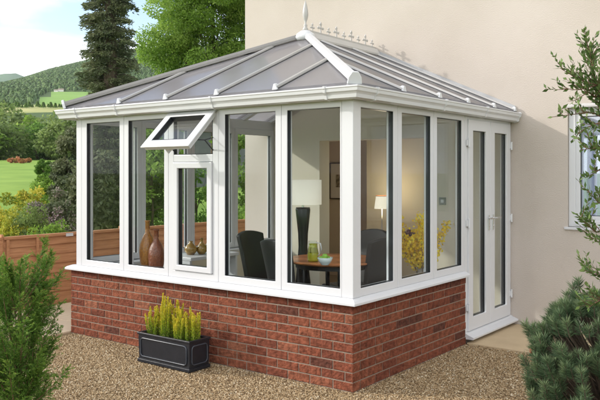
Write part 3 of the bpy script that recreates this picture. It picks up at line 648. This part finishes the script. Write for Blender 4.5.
FIELD=mat('field_grass',(.23,.36,.09),.9,(.19,.31,.075),.05,spec=.1)
DRY=mat('dry_grass',(.42,.40,.17),.9,(.2,.25,.08),.04,spec=.1)
FORF=mat('forest_floor',(.06,.10,.035),.95,(.09,.13,.05),.02,spec=.1)
FARH=mat('far_hill_ground',(.12,.19,.10),.95,(.08,.14,.08),.01,spec=.1)
rs=[0,2,4,6,8,10,11.5]+list(np.geomspace(13,350,46))+list(np.geomspace(362,3000,44))
ths=np.radians(sorted(set(list(np.arange(-180,-45,9))+list(np.arange(-45,35,.8))+list(np.arange(36,180,9)))))
verts=[];faces=[];mi=[]
nt_=len(ths)
for r in rs:
    for t in ths:
        u=r*math.cos(t); v=r*math.sin(t); x,y=W2(u,v); verts.append((x,y,ground(u,v)-.006+ (R.normal()*.25 if r>380 else 0)))
for i in range(len(rs)-1):
    for j in range(nt_):
        k2=(j+1)%nt_; a=i*nt_+j
        faces.append((a,i*nt_+k2,(i+1)*nt_+k2,(i+1)*nt_+j))
        u=.5*(rs[i]+rs[i+1])*math.cos(ths[j]); sx_=math.tan(ths[j])*F+300 if abs(ths[j])<1.3 else 9999
        if u<72: m_=0
        elif u<185: m_=3
        elif u<222: m_=2
        elif u<345: m_=1 if sx_>27+ (u-222)*.19 else 3
        elif u<1100: m_=3
        else: m_=4
        mi.append(m_)
me=bpy.data.meshes.new('ground'); me.from_pydata(verts,[],faces)
for q in (LAWN,FIELD,DRY,FORF,FARH): me.materials.append(q)
me.polygons.foreach_set('material_index',mi); me.polygons.foreach_set('use_smooth',[True]*len(faces))
gr=bpy.data.objects.new('ground',me); C.objects.link(gr); gr['kind']='structure'
# gravel
GRB=mat('gravel_bed',(.33,.235,.135),.95,(.17,.115,.06),90,bump=1,bscale=140,spec=.1)
m=MB(); m.box(-5.1,6.5,-6.6,D-.001,-.1,-.001); gb=m.obj('gravel_bed',GRB); gb['kind']='structure'
m=MB(); m.v=[(0,0,0)]; # pebbles via instances
def pebble_src():
    bm=bmesh.new(); bmesh.ops.create_icosphere(bm,subdivisions=1,radius=1)
    for v in bm.verts: v.co*=random.uniform(.75,1.15); v.co.z*=.6
    me=bpy.data.meshes.new('pebble'); bm.to_mesh(me); bm.free(); return me
PEB=attr_mat('pebbles',[(0,(.13,.08,.04)),(.25,(.28,.19,.10)),(.5,(.40,.29,.165)),(.75,(.34,.24,.13)),(.9,(.48,.385,.25)),(1,(.58,.50,.37))],.8,spec=.25)
def gravel_mesh():
    base=pebble_src(); nv=len(base.vertices); co=np.zeros(nv*3); base.vertices.foreach_get('co',co); co=co.reshape(-1,3)
    fc=np.array([p.vertices[:] for p in base.polygons])
    # visible wedge, denser near the camera
    pts=[]
    tries=R.rand(620000,2); X=-5.1+tries[:,0]*9.6; Y=-3.6+tries[:,1]*6.8
    d=np.stack([X-CX,Y-CY],1); u=d@FW; v=d@RT; sx_=300+F*v/np.maximum(u,.1)
    inside=(X>-Wd)&(X<0)&(Y>0)
    inside|=(X>=-.02)&(X<1.75)&(Y>2.06)
    inside|=(X<-3.5)&(Y>-.30)
    ok=(u>4.2)&(u<11)&(sx_>-130)&(sx_<770)&~inside
    keep=R.rand(len(X))<np.clip((7.5/np.maximum(u,.1))**1.3,0,1)*1.0
    X=X[ok&keep];Y=Y[ok&keep]; n=min(len(X),300000); X=X[:n];Y=Y[:n]
    s=R.uniform(.0036,.0088,n); a=R.rand(n)*2*PI; ax=R.uniform(.7,1.35,n); tl_=R.normal(0,.35,(n,2))
    V=co[None]*s[:,None,None]; V[:,:,0]*=ax[:,None]
    ca,sa=np.cos(a)[:,None],np.sin(a)[:,None]
    x=V[:,:,0]*ca-V[:,:,1]*sa; y=V[:,:,0]*sa+V[:,:,1]*ca; z=V[:,:,2]+x*tl_[:,:1]+y*tl_[:,1:]
    VV=np.stack([x+X[:,None],y+Y[:,None],z+(.001+R.rand(n)*.006)[:,None]],2)
    me=bpy.data.meshes.new('gravel'); me.vertices.add(n*nv); me.vertices.foreach_set('co',VV.astype(np.float32).ravel())
    FI=(fc[None]+(np.arange(n)*nv)[:,None,None]).reshape(-1,3).astype(np.int32); nf=len(FI)
    me.loops.add(nf*3); me.loops.foreach_set('vertex_index',FI.ravel()); me.polygons.add(nf)
    me.polygons.foreach_set('loop_start',np.arange(0,nf*3,3,dtype=np.int32)); me.polygons.foreach_set('loop_total',np.full(nf,3,dtype=np.int32)); me.update(calc_edges=True)
    at_=me.attributes.new('rnd','FLOAT','POINT'); at_.data.foreach_set('value',np.repeat(R.rand(n),nv).astype(np.float32))
    me.materials.append(PEB); o=bpy.data.objects.new('gravel',me); C.objects.link(o); tag(o,'loose tan gravel spread round the conservatory','gravel',kind='stuff'); print('pebbles',n)
gravel_mesh()
# paving: right slab and left path slabs
m=MB()
for x0,x1,y0,y1 in ((.004,.90,2.045,D-.003),(.908,1.75,2.045,D-.003)): m.box(x0,x1,y0,y1,-.05,.022)
o=m.obj('paving_by_door',SLAB,None,.006); o['kind']='structure'
m=MB(); y=-.28
while y<12:
    m.box(-5.08,-4.36,y,y+.592,-.05,.018); m.box(-4.352,-3.60,y,y+.592,-.05,.018); y+=.6
o=m.obj('garden_path',mat('pale_paving',(.66,.53,.37),.85,(.58,.45,.31),2.2,bump=.4,bscale=50,spec=.2),None,.006); o['kind']='structure'
# ------------------------------------------------------------ fence
FX=-5.2; FH=.92
fe=empty('garden_fence',(FX,0,0),'low orange brown lap board fence along the left of the garden','fence')
fy=.19-1.83*2; pn=0
while fy<9:
    y1_=fy+1.83
    k=MB()
    for i in range(7):
        z0=.05+i*.122
        k.add([(.0255,fy,z0),(.0255,y1_-.03,z0),(.012,y1_-.03,z0+.135),(.012,fy,z0+.135),(.013,fy,z0),(.013,y1_-.03,z0),(.0,y1_-.03,z0+.135),(.0,fy,z0+.135)],
              [(0,1,2,3),(7,6,5,4),(0,4,5,1),(1,5,6,2),(2,6,7,3),(3,7,4,0)])
    k.obj('fence_panel',WOODF,fe)
    k=MB(); k.box(-.02,.045,fy,y1_-.03,FH-.035,FH); k.box(.0,.04,fy,y1_-.03,.0,.05); k.obj('rail',WOODF,fe,.003)
    for q in (.03,.44,1.28,1.77): k=MB(); k.box(.0285,.05,fy+q,fy+q+.035,.05,FH-.0355); k.obj('batten',WOODF,fe,.002)
    k=MB(); k.box(-.05,.03,y1_-.0295,y1_-.0005,-.1,FH+.03); k.obj('post',WOODF,fe,.003)
    fy=y1_
k=MB(); k.box(.0455,.0485,1.06,1.17,.872,.912); k.obj('white_tag',UPVC,fe)
# ------------------------------------------------------------ vegetation
def leafmat(name,a,b,c,trans=.35,rough=.55): return attr_mat(name,[(0,a),(.5,b),(1,c)],rough,trans=trans,spec=.25)
LM_BRIGHT=leafmat('bright_leaf',(.09,.17,.025),(.22,.36,.055),(.40,.54,.13),.5)
LM_MID=leafmat('mid_leaf',(.07,.15,.03),(.15,.28,.05),(.28,.42,.10),.5)
LM_MID2=leafmat('olive_leaf',(.11,.16,.05),(.21,.29,.08),(.34,.42,.15),.5)
LM_FIR=leafmat('fir_needle',(.06,.08,.04),(.13,.155,.075),(.25,.26,.14),.3)
LM_YEL=leafmat('yellow_leaf',(.12,.22,.03),(.42,.42,.05),(.72,.60,.09),.4)
LM_LIL=leafmat('rhododendron_leaf',(.07,.11,.04),(.15,.17,.09),(.62,.42,.50),.3)
LM_ORG=leafmat('orange_bloom',(.14,.22,.05),(.55,.22,.10),(.7,.38,.24),.3)
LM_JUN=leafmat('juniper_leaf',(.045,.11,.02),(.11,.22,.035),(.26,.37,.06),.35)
LM_PIN=leafmat('pine_needle',(.045,.08,.042),(.095,.155,.075),(.23,.29,.14),.25)
LM_COT=leafmat('shrub_leaf',(.055,.10,.03),(.11,.18,.05),(.22,.30,.11),.3,.4)
def blob_crown(name, rx, ry, rz, nclump, nleaf, lsize, mt, par, zc=0, clr=.28, lsp=1.0, seed=0, flat=.0, low=-.75, rmin=.45):
    rs_=np.random.RandomState(seed)
    d=unit(rs_.normal(size=(nclump,3))); d[:,2]=np.maximum(d[:,2],low); rad=rs_.uniform(rmin,1.0,nclump)**.6
    c=d*rad[:,None]*np.array([rx,ry,rz])
    cs=rs_.uniform(.6,1.3,nclump)*clr
    idx=rs_.randint(0,nclump,nleaf); dd=unit(rs_.normal(size=(nleaf,3))); rr=rs_.uniform(.35,1,nleaf)**.5
    P=c[idx]+dd*(rr*cs[idx])[:,None]*np.array([1,1,.75])*min(rx,rz)
    P[:,2]+=zc
    Dd=dd*.6+rs_.normal(size=(nleaf,3))*.7+np.array([0,0,-.25])
    Q=leafquads(P,Dd,lsize*rs_.uniform(.7,1.3,nleaf),lsize*.62*rs_.uniform(.7,1.3,nleaf),N=dd+rs_.normal(size=(nleaf,3))*.5)
    cl=rs_.rand(nclump); rn=np.clip(cl[idx]*.5+rs_.rand(nleaf)*.5,0,1)
    return quads(name,Q,mt,par,rn), c
def trunk(par,pts,rad,branches=None,mt=BARK,name='trunk'):
    k=MB(); k.tube(pts,rad,8)
    if branches is not None:
        for b in branches:
            i=random.randint(1,len(pts)-1); p=Vector(pts[i]); q=Vector(b); mid_=(p+q)/2+Vector((0,0,.08*(q-p).length)); k.tube([p,mid_,q],[rad[i]*.5,rad[i]*.3,rad[i]*.1],5)
    return k.obj(name,mt,par)
# large conifer
def big_conifer(px,u,H,label):
    x,y=at(px,u); z=ghxy(x,y); t=empty('conifer_tree',(x,y,z),label,'tree')
    pts=[(0,0,0),(.05,0,H*.3),(-.05,.05,H*.6),(0,0,H)]; 
    k=MB(); k.tube(pts,[.35,.26,.16,.03],8)
    P=[];Dr=[];rn=[]; rs_=np.random.RandomState(5)
    nlev=64
    for i in range(nlev):
        f=i/(nlev-1); zz=.5+(H-.9)*f; Rr=.98*(1-f)**.62*rs_.uniform(.72,1.12)+.22
        nb=9 if f<.6 else 8
        for b in range(nb):
            if f>.66 and rs_.rand()<.25: continue
            a=rs_.uniform(0,2*PI); L=Rr*rs_.uniform(.6,1.12); dv=np.array([math.cos(a),math.sin(a)]); droop=rs_.uniform(.12,.35)
            bp=[]
            for s in np.linspace(0,1,7):
                bp.append((dv[0]*L*s,dv[1]*L*s,zz+L*(.18*s-droop*s*s)))
            k.tube(bp,[.035*(1-.85*s) for s in np.linspace(0,1,7)],4,cap=False)
            m_=int((150 if f<.6 else 110)*(.4+L))
            s=rs_.uniform(.22,1.03,m_)**.8; side=rs_.normal(0,.16*L+.05,m_)*(1.1-.6*s)
            px2=dv[0]*L*s-dv[1]*side; py2=dv[1]*L*s+dv[0]*side; pz2=zz+L*(.18*s-droop*s*s)-np.abs(rs_.normal(0,.09,m_))
            P.append(np.stack([px2,py2,pz2],1)); Dr.append(np.stack([dv[0]+rs_.normal(0,.5,m_),dv[1]+rs_.normal(0,.5,m_),-.35+rs_.normal(0,.45,m_)],1)); c_=rs_.rand(); rn.append(np.clip(c_*.45+rs_.rand(m_)*.55,0,1))
    P=np.concatenate(P);Dr=np.concatenate(Dr);rn=np.concatenate(rn)
    k.obj('trunk',BARK,t)
    quads('crown',leafquads(P,Dr,R.uniform(.07,.17,len(P)),R.uniform(.03,.055,len(P))),LM_FIR,t,rn); print('conifer',len(P))
    return t
big_conifer(110,27,13.5,'tall dark conifer with drooping branches beyond the fence behind the left roof corner')
# second conifer, lower, by the left gutter
# broadleaf tree behind roof
def leafy(name,px,u,zc,rx,rz,ncl,nl,ls,mt,label,cat='tree',seed=1,group=None,clr=.3,th=None,base=None,bmax=26,low=-.75,rmin=.45):
    x,y=at(px,u); z=ghxy(x,y) if base is None else base
    t=empty(name,(x,y,z),label,cat,group)
    cr_,c=blob_crown('crown',rx,rx,rz,ncl,nl,ls,mt,t,zc,clr,seed=seed,low=low,rmin=rmin)
    th=th or rx*.07
    random.seed(seed); br=[(q[0]*.85,q[1]*.85,q[2]*.85+zc) for q in c[:bmax]]
    trunk(t,[(0,0,-.1),(rx*.03,0,zc*.5),(-rx*.02,.02*rx,zc*.8),(0,0,zc+rz*.4)],[th,th*.8,th*.6,th*.25],br)
    return t
leafy('broadleaf_tree',213,19,5.2,1.85,3.1,210,150000,.062,LM_BRIGHT,'bright green broadleaf tree with fresh leaves rising behind the conservatory roof',seed=3,clr=.20,low=-.95,rmin=.06,th=.10,bmax=16)
# dark grey outbuilding behind
bx1,by1=at(188,27); gz_=ghxy(bx1,by1)
ob=empty('garage',(bx1,by1,gz_),'dark grey boarded outbuilding seen through the glass behind the leafy tree','outbuilding',rz=YAW)
k=MB(); k.box(-2.6,2.6,0,3,-.5,2.15)
k.obj('wall',mat('grey_boards',(.10,.105,.11),.8,(.13,.135,.14),4),ob)
k=MB(); k.add([(-2.75,-.2,2.15),(2.75,-.2,2.15),(2.75,3.2,2.15),(-2.75,3.2,2.15),(-2.75,1.5,2.75),(2.75,1.5,2.75)],[(0,1,5,4),(2,3,4,5),(0,4,3),(1,2,5),(3,2,1,0)]); k.obj('roof',mat('slate',(.08,.08,.09),.7,bump=.5),ob)
k=MB(); k.ring(-1.6,-.6,.6,1.6,.07,.07,.07,.07,0,.03,TF); wf=k.obj('window',UPVC,ob); k=MB(); k.box(-1.54,-.66,-.006,-.002,.66,1.54); k.obj('pane',BLACK,wf)
# shrubs beyond the fence
def shrub(px,u,ztop,rx,mt,label,nl=6000,ls=.07,seed=1,ncl=45,clr=.3,cat='shrub',group=None,name='shrub'):
    x,y=at(px,u); z=ghxy(x,y); H=ztop-z; rz=H/2
    return leafy(name,px,u,H*.5,rx,rz*.98,ncl,nl,ls,mt,label,cat,seed,group,clr,th=.03,bmax=12)
def zt(py,u): return HC-(py-173.1)*u/F
shrub(152,15.5,zt(128,15.5),.8,LM_BRIGHT,'leafy green shrub seen through the second front window above the fence',6500,.10,21,34,.34)
shrub(196,16.5,zt(150,16.5),.55,LM_MID,'loose green shrub seen through the vented window against the grey outbuilding',1500,.09,22,20,.34)
shrub(236,15,zt(128,15),.55,LM_BRIGHT,'bright leafy shrub seen through the fourth front window beside the house',5200,.09,23,30,.34)
shrub(262,13.0,zt(205,13.0),.45,LM_BRIGHT,'low light green shrub close to the house corner behind the black chair',4200,.07,24,30,.34)
shrub(100,14.5,zt(150,14.5),.62,LM_FIR,'grey green conifer shrub filling the leftmost front window',14000,.09,25,60,.26)
shrub(72,15.5,zt(128,15.5),.42,LM_FIR,'slim dark conifer beside the left corner post',9000,.08,26,50,.26)
shrub(132,16,zt(165,16),.6,LM_MID2,'olive green shrub behind the first window mullion',5000,.08,27,40,.3)
shrub(8,12.2,zt(193,12.2),.62,LM_YEL,'yellow leaved shrub at the left edge of the view above the fence',11000,.05,31,50,.26)
shrub(32,13.5,zt(188,13.5),.45,LM_YEL,'yellow green shrub left of the lilac rhododendron',9000,.05,32,45,.26)
shrub(55,12.2,zt(190,12.2),.42,LM_LIL,'lilac flowering rhododendron above the fence near the corner post',11000,.045,33,50,.26)
shrub(30,11.4,zt(207,11.4),.40,LM_MID2,'grey green low shrub in front of the yellow shrubs',8000,.04,34,40,.26)
shrub(50,11.0,zt(222,11.0),.35,LM_BRIGHT,'low bright green plant just over the fence top',5000,.04,35,40,.26)
shrub(14,11.2,zt(218,11.2),.35,LM_YEL,'low yellow flowering plant just over the fence at the far left',5000,.04,36,40,.26)
shrub(44,22,zt(157,22),.27,LM_MID,'small dense conical bush standing at the edge of the lawn',7000,.055,37,40,.26)
shrub(50,19,zt(172,19),.48,LM_BRIGHT,'rounded light green bush in front of the conical bush',8000,.06,38,40,.26)
for i,(px,u) in enumerate(((12.5,60),(17.5,61),(22.5,59),(27.5,60.5))):
    shrub(px,u,zt(158.5 if i!=1 else 156.5,u),.34,LM_ORG,('orange red azalea at the left of the far flower bed','orange red azalea tallest in the far flower bed','orange red azalea right of the tallest one across the lawn','orange red azalea at the right end of the far flower bed')[i],1300,.10,40+i,14,.4,group='azaleas across the lawn')
# trees across the lawn
protos=[]
random.seed(4); k_=0
spots=[]
for u in (74,82,90,99):
    n=11
    for j in range(n):
        px=-45+ j*(250/(n-1))+random.uniform(-8,8); spots.append((px,u+random.uniform(-4,4)))
for i,(px,u) in enumerate(spots):
    x,y=at(px,u); z=ghxy(x,y)
    if i<5:
        t=empty('deciduous_tree',(x,y,z-.4),'rounded green tree in the wooded belt beyond the lawn','tree','trees beyond the lawn')
        blob_crown('crown',2.4,2.4,2.6,34,2600,.42,[LM_MID,LM_BRIGHT,LM_MID2,LM_MID,LM_MID2][i],t,3.1,.36,seed=60+i,low=-.9)
        trunk(t,[(0,0,-.3),(.05,0,2),(0,0,4)],[.22,.16,.06]); protos.append(t)
    else:
        t=copy_tree(protos[random.choice([0,1,1,2,3,4])])
    t.location=(x,y,z-.4); t.rotation_euler=(0,0,random.uniform(0,6)); s=random.uniform(.85,1.2); t.scale=(s*random.uniform(.9,1.2),s,s*random.uniform(.78,.98))
# far hedge conifers on the pale field
for i in range(26):
    u=203+random.uniform(-4,5); px=-10+i*3.6+random.uniform(-1,1); x,y=at(px,u); z=ghxy(x,y)
    if i==0:
        t=empty('hedgerow_tree',(x,y,z),'small dark pointed tree in the far hedgerow','tree','trees of the far hedgerow'); rs_=np.random.RandomState(9); n=700
        a=rs_.rand(n)*2*PI; f=rs_.rand(n); r=(1-f)*.95*rs_.uniform(.5,1,n); P=np.stack([r*np.cos(a),r*np.sin(a),.2+f*2.6],1); quads('crown',leafquads(P,np.stack([np.cos(a),np.sin(a),f*0+.6],1),.5,.3),LM_MID,t); trunk(t,[(0,0,-.2),(0,0,1)],[.1,.05]); h0=t
    else: t=copy_tree(h0); t.location=(x,y,z)
    s=random.uniform(.28,.55); t.scale=(s*1.2,s*1.2,s)
# forest on the hill: one mesh of many small trees
def forest():
    rs_=np.random.RandomState(2); n=52000
    sx_=rs_.uniform(-90,330,n); u=np.sqrt(rs_.uniform(348**2,860**2,n)); 
    V=[];rn=[]
    # extra: field edges
    ex=1500; sx2=rs_.uniform(-90,40,ex); u2=rs_.uniform(225,348,ex); okk=sx2<22+(u2-222)*.19; sx_=np.concatenate([sx_,sx2[okk]]); u=np.concatenate([u,u2[okk]])
    ex=70; u2=rs_.uniform(240,345,ex); sx2=26+(u2-222)*.19+rs_.normal(0,.5,ex); sx_=np.concatenate([sx_,sx2]); u=np.concatenate([u,u2])
    n=len(u)
    px_=(sx_-300)/F*u
    X=CX+FW[0]*u+RT[0]*px_; Y=CY+FW[1]*u+RT[1]*px_
    Z=np.array([ground(a,b) for a,b in zip(u,px_)])
    H=rs_.uniform(.8,2.3,n)*np.where(u>420,1.15,1); Rr=H*rs_.uniform(.38,.62,n); c=rs_.rand(n)
    for k in range(7):
        a=2*PI*k/7+rs_.rand(n)*.8; 
        b0=np.stack([X,Y,Z+H],1); p1=np.stack([X+Rr*np.cos(a)*.8,Y+Rr*np.sin(a)*.8,Z+H*rs_.uniform(.55,.88,n)],1); p2=np.stack([X+Rr*np.cos(a+.5),Y+Rr*np.sin(a+.5),Z-.3],1); p3=np.stack([X+Rr*np.cos(a+.95)*.8,Y+Rr*np.sin(a+.95)*.8,Z+H*rs_.uniform(.45,.7,n)],1)
        V.append(np.stack([b0,p1,p2,p3],1)); rn.append(c)
    o=quads('forest',np.concatenate(V),attr_mat('forest_leaf',[(0,(.06,.11,.035)),(.6,(.09,.155,.05)),(1,(.16,.235,.08))],.8),None,np.concatenate(rn)); tag(o,'dense mixed woodland covering the far hillside','woodland',kind='stuff')
forest()
# tiny farm buildings on the field edge
FARMW=mat('farm_wall',(.75,.73,.68),.8); FARMR=mat('farm_roof',(.3,.24,.2),.8)
for i,(px,u,s) in enumerate(((56,345,.9),(61,347,1.2))):
    x,y=at(px,u); z=ghxy(x,y); t=empty('farmhouse',(x,y,z),('small white farmhouse at the left of the pair above the green field','small white farmhouse at the right of the pair above the green field')[i],'house','farmhouses on the hill',rz=YAW+.2)
    k=MB(); k.box(-s,s,-s*.6,s*.6,-1,s*.8); k.obj('wall',FARMW,t)
    k=MB(); k.add([(-s*1.05,-s*.7,s*.8),(s*1.05,-s*.7,s*.8),(s*1.05,s*.7,s*.8),(-s*1.05,s*.7,s*.8),(-s*1.05,0,s*1.4),(s*1.05,0,s*1.4)],[(0,1,5,4),(2,3,4,5),(0,4,3),(1,2,5),(3,2,1,0)]); k.obj('roof',FARMR,t)
# ------------------------------------------------------------ near plants
def juniper():
    x,y=at(18,4.75); t=empty('juniper_bush',(x,y,0),'feathery green upright juniper in the near left corner on the gravel','shrub')
    t.scale=(1.24,1.24,1.0); rs_=np.random.RandomState(3); k=MB(); P=[];Dr=[];rn=[]
    k.tube([(0,0,-.05),(.01,0,.4),(0,.01,.85)],[.03,.02,.008],7)
    nb=84
    for i in range(nb):
        z0=rs_.uniform(.0,1.0)**1.1*.95; a=rs_.uniform(0,2*PI); L=rs_.uniform(.22,.50)*(1.05-z0*.40); out=rs_.uniform(.35,.95)*(1-.25*z0)
        dv=np.array([math.cos(a)*out,math.sin(a)*out,rs_.uniform(.55,1.2)]); dv/=np.linalg.norm(dv)
        p0=np.array([math.cos(a)*.03,math.sin(a)*.03,z0]); n=8
        bp=[p0+dv*L*s+np.array([0,0,.13*L*s*s])-np.array([math.cos(a),math.sin(a),0])*.10*L*s*s for s in np.linspace(0,1,n)]
        k.tube([tuple(q) for q in bp],[.005*(1-.8*s) for s in np.linspace(0,1,n)],4,cap=False)
        c_=rs_.rand()
        # side sprays
        for s in np.linspace(.12,1,20):
            base=p0+dv*L*s+np.array([0,0,.13*L*s*s])-np.array([math.cos(a),math.sin(a),0])*.10*L*s*s
            for q in range(3):
                sd_=unit(rs_.normal(size=3)*.75+dv*1.15+np.array([0,0,.25])); l2=rs_.uniform(.05,.13)*(1.15-s*.75)
                m_=20; tt=rs_.rand(m_); pp=base+sd_*l2*tt[:,None]+rs_.normal(0,.0012,(m_,3))
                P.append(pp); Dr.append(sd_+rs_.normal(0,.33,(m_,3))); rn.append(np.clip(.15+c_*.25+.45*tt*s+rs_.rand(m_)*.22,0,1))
    P=np.concatenate(P);Dr=np.concatenate(Dr);rn=np.concatenate(rn)
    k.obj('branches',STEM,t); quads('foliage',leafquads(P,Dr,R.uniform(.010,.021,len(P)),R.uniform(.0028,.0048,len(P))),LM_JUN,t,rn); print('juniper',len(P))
juniper()
def pine():
    x,y=at(606,4.35); t=empty('dwarf_pine',(x,y,0),'dense blue green dwarf pine in the near right corner','shrub')
    rs_=np.random.RandomState(8); k=MB(); P=[];Dr=[];rn=[]
    k.tube([(0,0,-.05),(.01,0,.3),(0,0,.75)],[.05,.035,.012],7)
    cand=[]
    for i in range(620):
        # tips through an ellipsoid shell
        d=unit(rs_.normal(size=3)); 
        if d[2]<-.55: continue
        r=rs_.uniform(.55,1)**.5; tip=np.array([d[0]*.46,d[1]*.46,.50+d[2]*.47])*np.array([r,r,1]); 
        tip[2]-=.10*(1-r)
        cand.append(tip)
    cand += [np.array([-.20,.05,.97]),np.array([-.17,.05,1.02]),np.array([-.22,.0,.93]),np.array([-.47,0,.72]),np.array([-.45,.02,.68]),np.array([-.49,-.03,.16]),np.array([-.46,-.05,.13])]
    for tip in cand:
        h=np.array([0,0,max(.05,tip[2]-.35)]); mid_=(h+tip)/2+np.array([0,0,-.04]); up=unit((tip-mid_)*.8+np.array([0,0,.22]))
        L=rs_.uniform(.055,.10); e=tip+up*L*.4
        k.tube([tuple(h),tuple(mid_),tuple(tip-up*L*.6),tuple(e)],[.008,.006,.004,.003],4,cap=False)
        m_=int(L*2300); tt=rs_.rand(m_); pp=(tip-up*L*.6)+up*L*tt[:,None]
        rd=unit(np.cross(rs_.normal(size=(m_,3)),up)); dd=rd*.85+up*(.45+.7*tt[:,None]**2)+rs_.normal(0,.1,(m_,3)); P.append(pp);Dr.append(dd)
        c_=rs_.rand(); rn.append(np.clip(c_*.35+rs_.rand(m_)*.35+.35*tt**2,0,1))
    P=np.concatenate(P);Dr=np.concatenate(Dr);rn=np.concatenate(rn)
    k.obj('branches',BARK,t); quads('needles',leafquads(P,Dr,R.uniform(.036,.062,len(P)),R.uniform(.0024,.0036,len(P))),LM_PIN,t,rn)
    CONE=mat('pine_cone',(.22,.09,.045),.8,bump=.8,bscale=90)
    for tip in (np.array([-.385,-.16,.63]),):
        q=MB(); q.lathe([(0,-.022),(.013,-.012),(.015,.0),(.010,.018),(0,.03)],tuple(tip),10); q.obj('cone',CONE,t,smooth=True)
    print('pine',len(P))
pine()
def branchy():
    x,y=at(642,3.95); t=empty('leafy_shrub',(x,y,0),'tall thin stemmed shrub with small oval leaves reaching in from the right','shrub')
    rs_=np.random.RandomState(12); k=MB(); P=[];Dr=[];Nn=[];rn=[]
    o3=np.array([x,y,0])
    def w(px,py,u): q=at(px,u); return np.array([q[0]-x,q[1]-y,HC-(py-173.1)*u/F])
    # main stems rise off frame at right; tips given as image directions turned into real 3-D points
    stems=[([0,0,0],[.0,.01,.6],w(625,200,3.95),w(607,120,3.9),w(597,85,3.85),w(584,30,3.85)),
           (w(620,205,3.95),w(598,235,3.85),w(576,214,3.8)), (w(622,190,3.95),w(600,205,4.0),w(588,190,4.0)),
           (w(607,120,3.9),w(592,112,3.9),w(552,117,3.85)), (w(607,120,3.9),w(585,128,3.95),w(572,140,3.95)),
           (w(597,85,3.85),w(580,80,3.85),w(560,68,3.8)),(w(597,85,3.85),w(578,90,3.9),w(562,88,3.95)),
           (w(607,120,3.9),w(604,90,4),w(600,60,4.0)),(w(612,150,3.9),w(594,148,3.9),w(580,150,3.85)),(w(612,150,3.9),w(600,170,4),w(585,178,3.95)),
           (w(600,100,3.9),w(588,92,3.85),w(576,100,3.8)),(w(600,100,3.9),w(593,70,3.9),w(590,52,3.9)),
           ([0,0,.5],w(622,290,4.0),w(604,278,4.05),w(584,270,4.05)),([0,0,.5],w(618,300,4.0),w(600,300,4.05),w(588,308,4.05)),(w(622,230,3.95),w(606,240,3.9),w(590,238,3.9)),
           (w(625,200,3.95),w(640,120,3.9),w(645,40,3.9)),(w(640,120,3.9),w(625,90,4.1),w(618,60,4.2))]
    for si,s in enumerate(stems):
        pts=[np.array(q,float) for q in s]
        # resample w/ catmull-ish
        dense=[]
        for i in range(len(pts)-1):
            for tt in np.linspace(0,1,10,endpoint=False): dense.append(pts[i]*(1-tt)+pts[i+1]*tt)
        dense.append(pts[-1]); dense=np.array(dense); 
        for _ in range(4): dense[1:-1]=(dense[:-2]+dense[1:-1]*2+dense[2:])/4
        m_=len(dense); k.tube([tuple(q) for q in dense],list(np.linspace(.008 if si==0 else .004,.0015,m_)),5)
        L=np.linalg.norm(np.diff(dense,axis=0),axis=1).sum(); start=.45 if si==0 else .15
        def leaves(path,start,dens=1.0):
            n=max(4,int(np.linalg.norm(np.diff(path,axis=0),axis=1).sum()*75*dens))
            for j in range(n):
                f=start+(1-start)*(j+.5)/n; ii=min(len(path)-2,int(f*(len(path)-1))); b=path[ii]+(path[ii+1]-path[ii])*(f*(len(path)-1)-ii)
                d=unit(path[ii+1]-path[ii]); sd_=unit(np.cross(d,rs_.normal(size=3))); P.append(b); Dr.append(d*.75+sd_*.8+np.array([0,0,.35])); rn.append(rs_.rand()*.75+.25*(f>.85))
        leaves(dense,start,1.0)
        # twigs
        for q in range(int(4+L*17)):
            f=rs_.uniform(start,.95); ii=int(f*(m_-1)); b=dense[ii]; d=unit(dense[min(ii+1,m_-1)]-dense[ii-1]); td=unit(d*.7+unit(rs_.normal(size=3))*.75+np.array([0,0,.3])); l=rs_.uniform(.05,.13)
            tw=np.array([b+td*l*z+np.array([0,0,.02*z*z]) for z in np.linspace(0,1,5)]); k.tube([tuple(z) for z in tw],[.0022,.002,.0015,.001,.0008],4); leaves(tw,.15,.95)
    P=np.array(P);Dr=np.array(Dr);n=len(P)
    Q=leafquads(P,Dr,R.uniform(.026,.046,n),R.uniform(.012,.019,n),fold=.12)
    k.obj('branches',mat('red_twig',(.14,.07,.045),.7),t); quads('leaves',Q,LM_COT,t,np.array(rn)); print('branchy',n)
branchy()
# ------------------------------------------------------------ haze
m=MB(); m.box(-3400,3400,-3400,3400,-1.5,240)
hzm=bpy.data.materials.new('haze_air'); hzm.use_nodes=True; nt=hzm.node_tree; nt.nodes.clear()
ho=nt.nodes.new('ShaderNodeOutputMaterial'); pv=nt.nodes.new('ShaderNodeVolumePrincipled'); pv.inputs['Color'].default_value=(.93,.95,1,1); pv.inputs['Density'].default_value=.00015; pv.inputs['Anisotropy'].default_value=.3
nt.links.new(pv.outputs[0],ho.inputs['Volume'])
hz=m.obj('haze',hzm); tag(hz,kind='stuff')
S.render.engine='CYCLES'; S.cycles.volume_bounces=1
S.cycles.max_bounces=10; S.cycles.transparent_max_bounces=24; S.cycles.sample_clamp_indirect=6
S.cycles.use_denoising=True
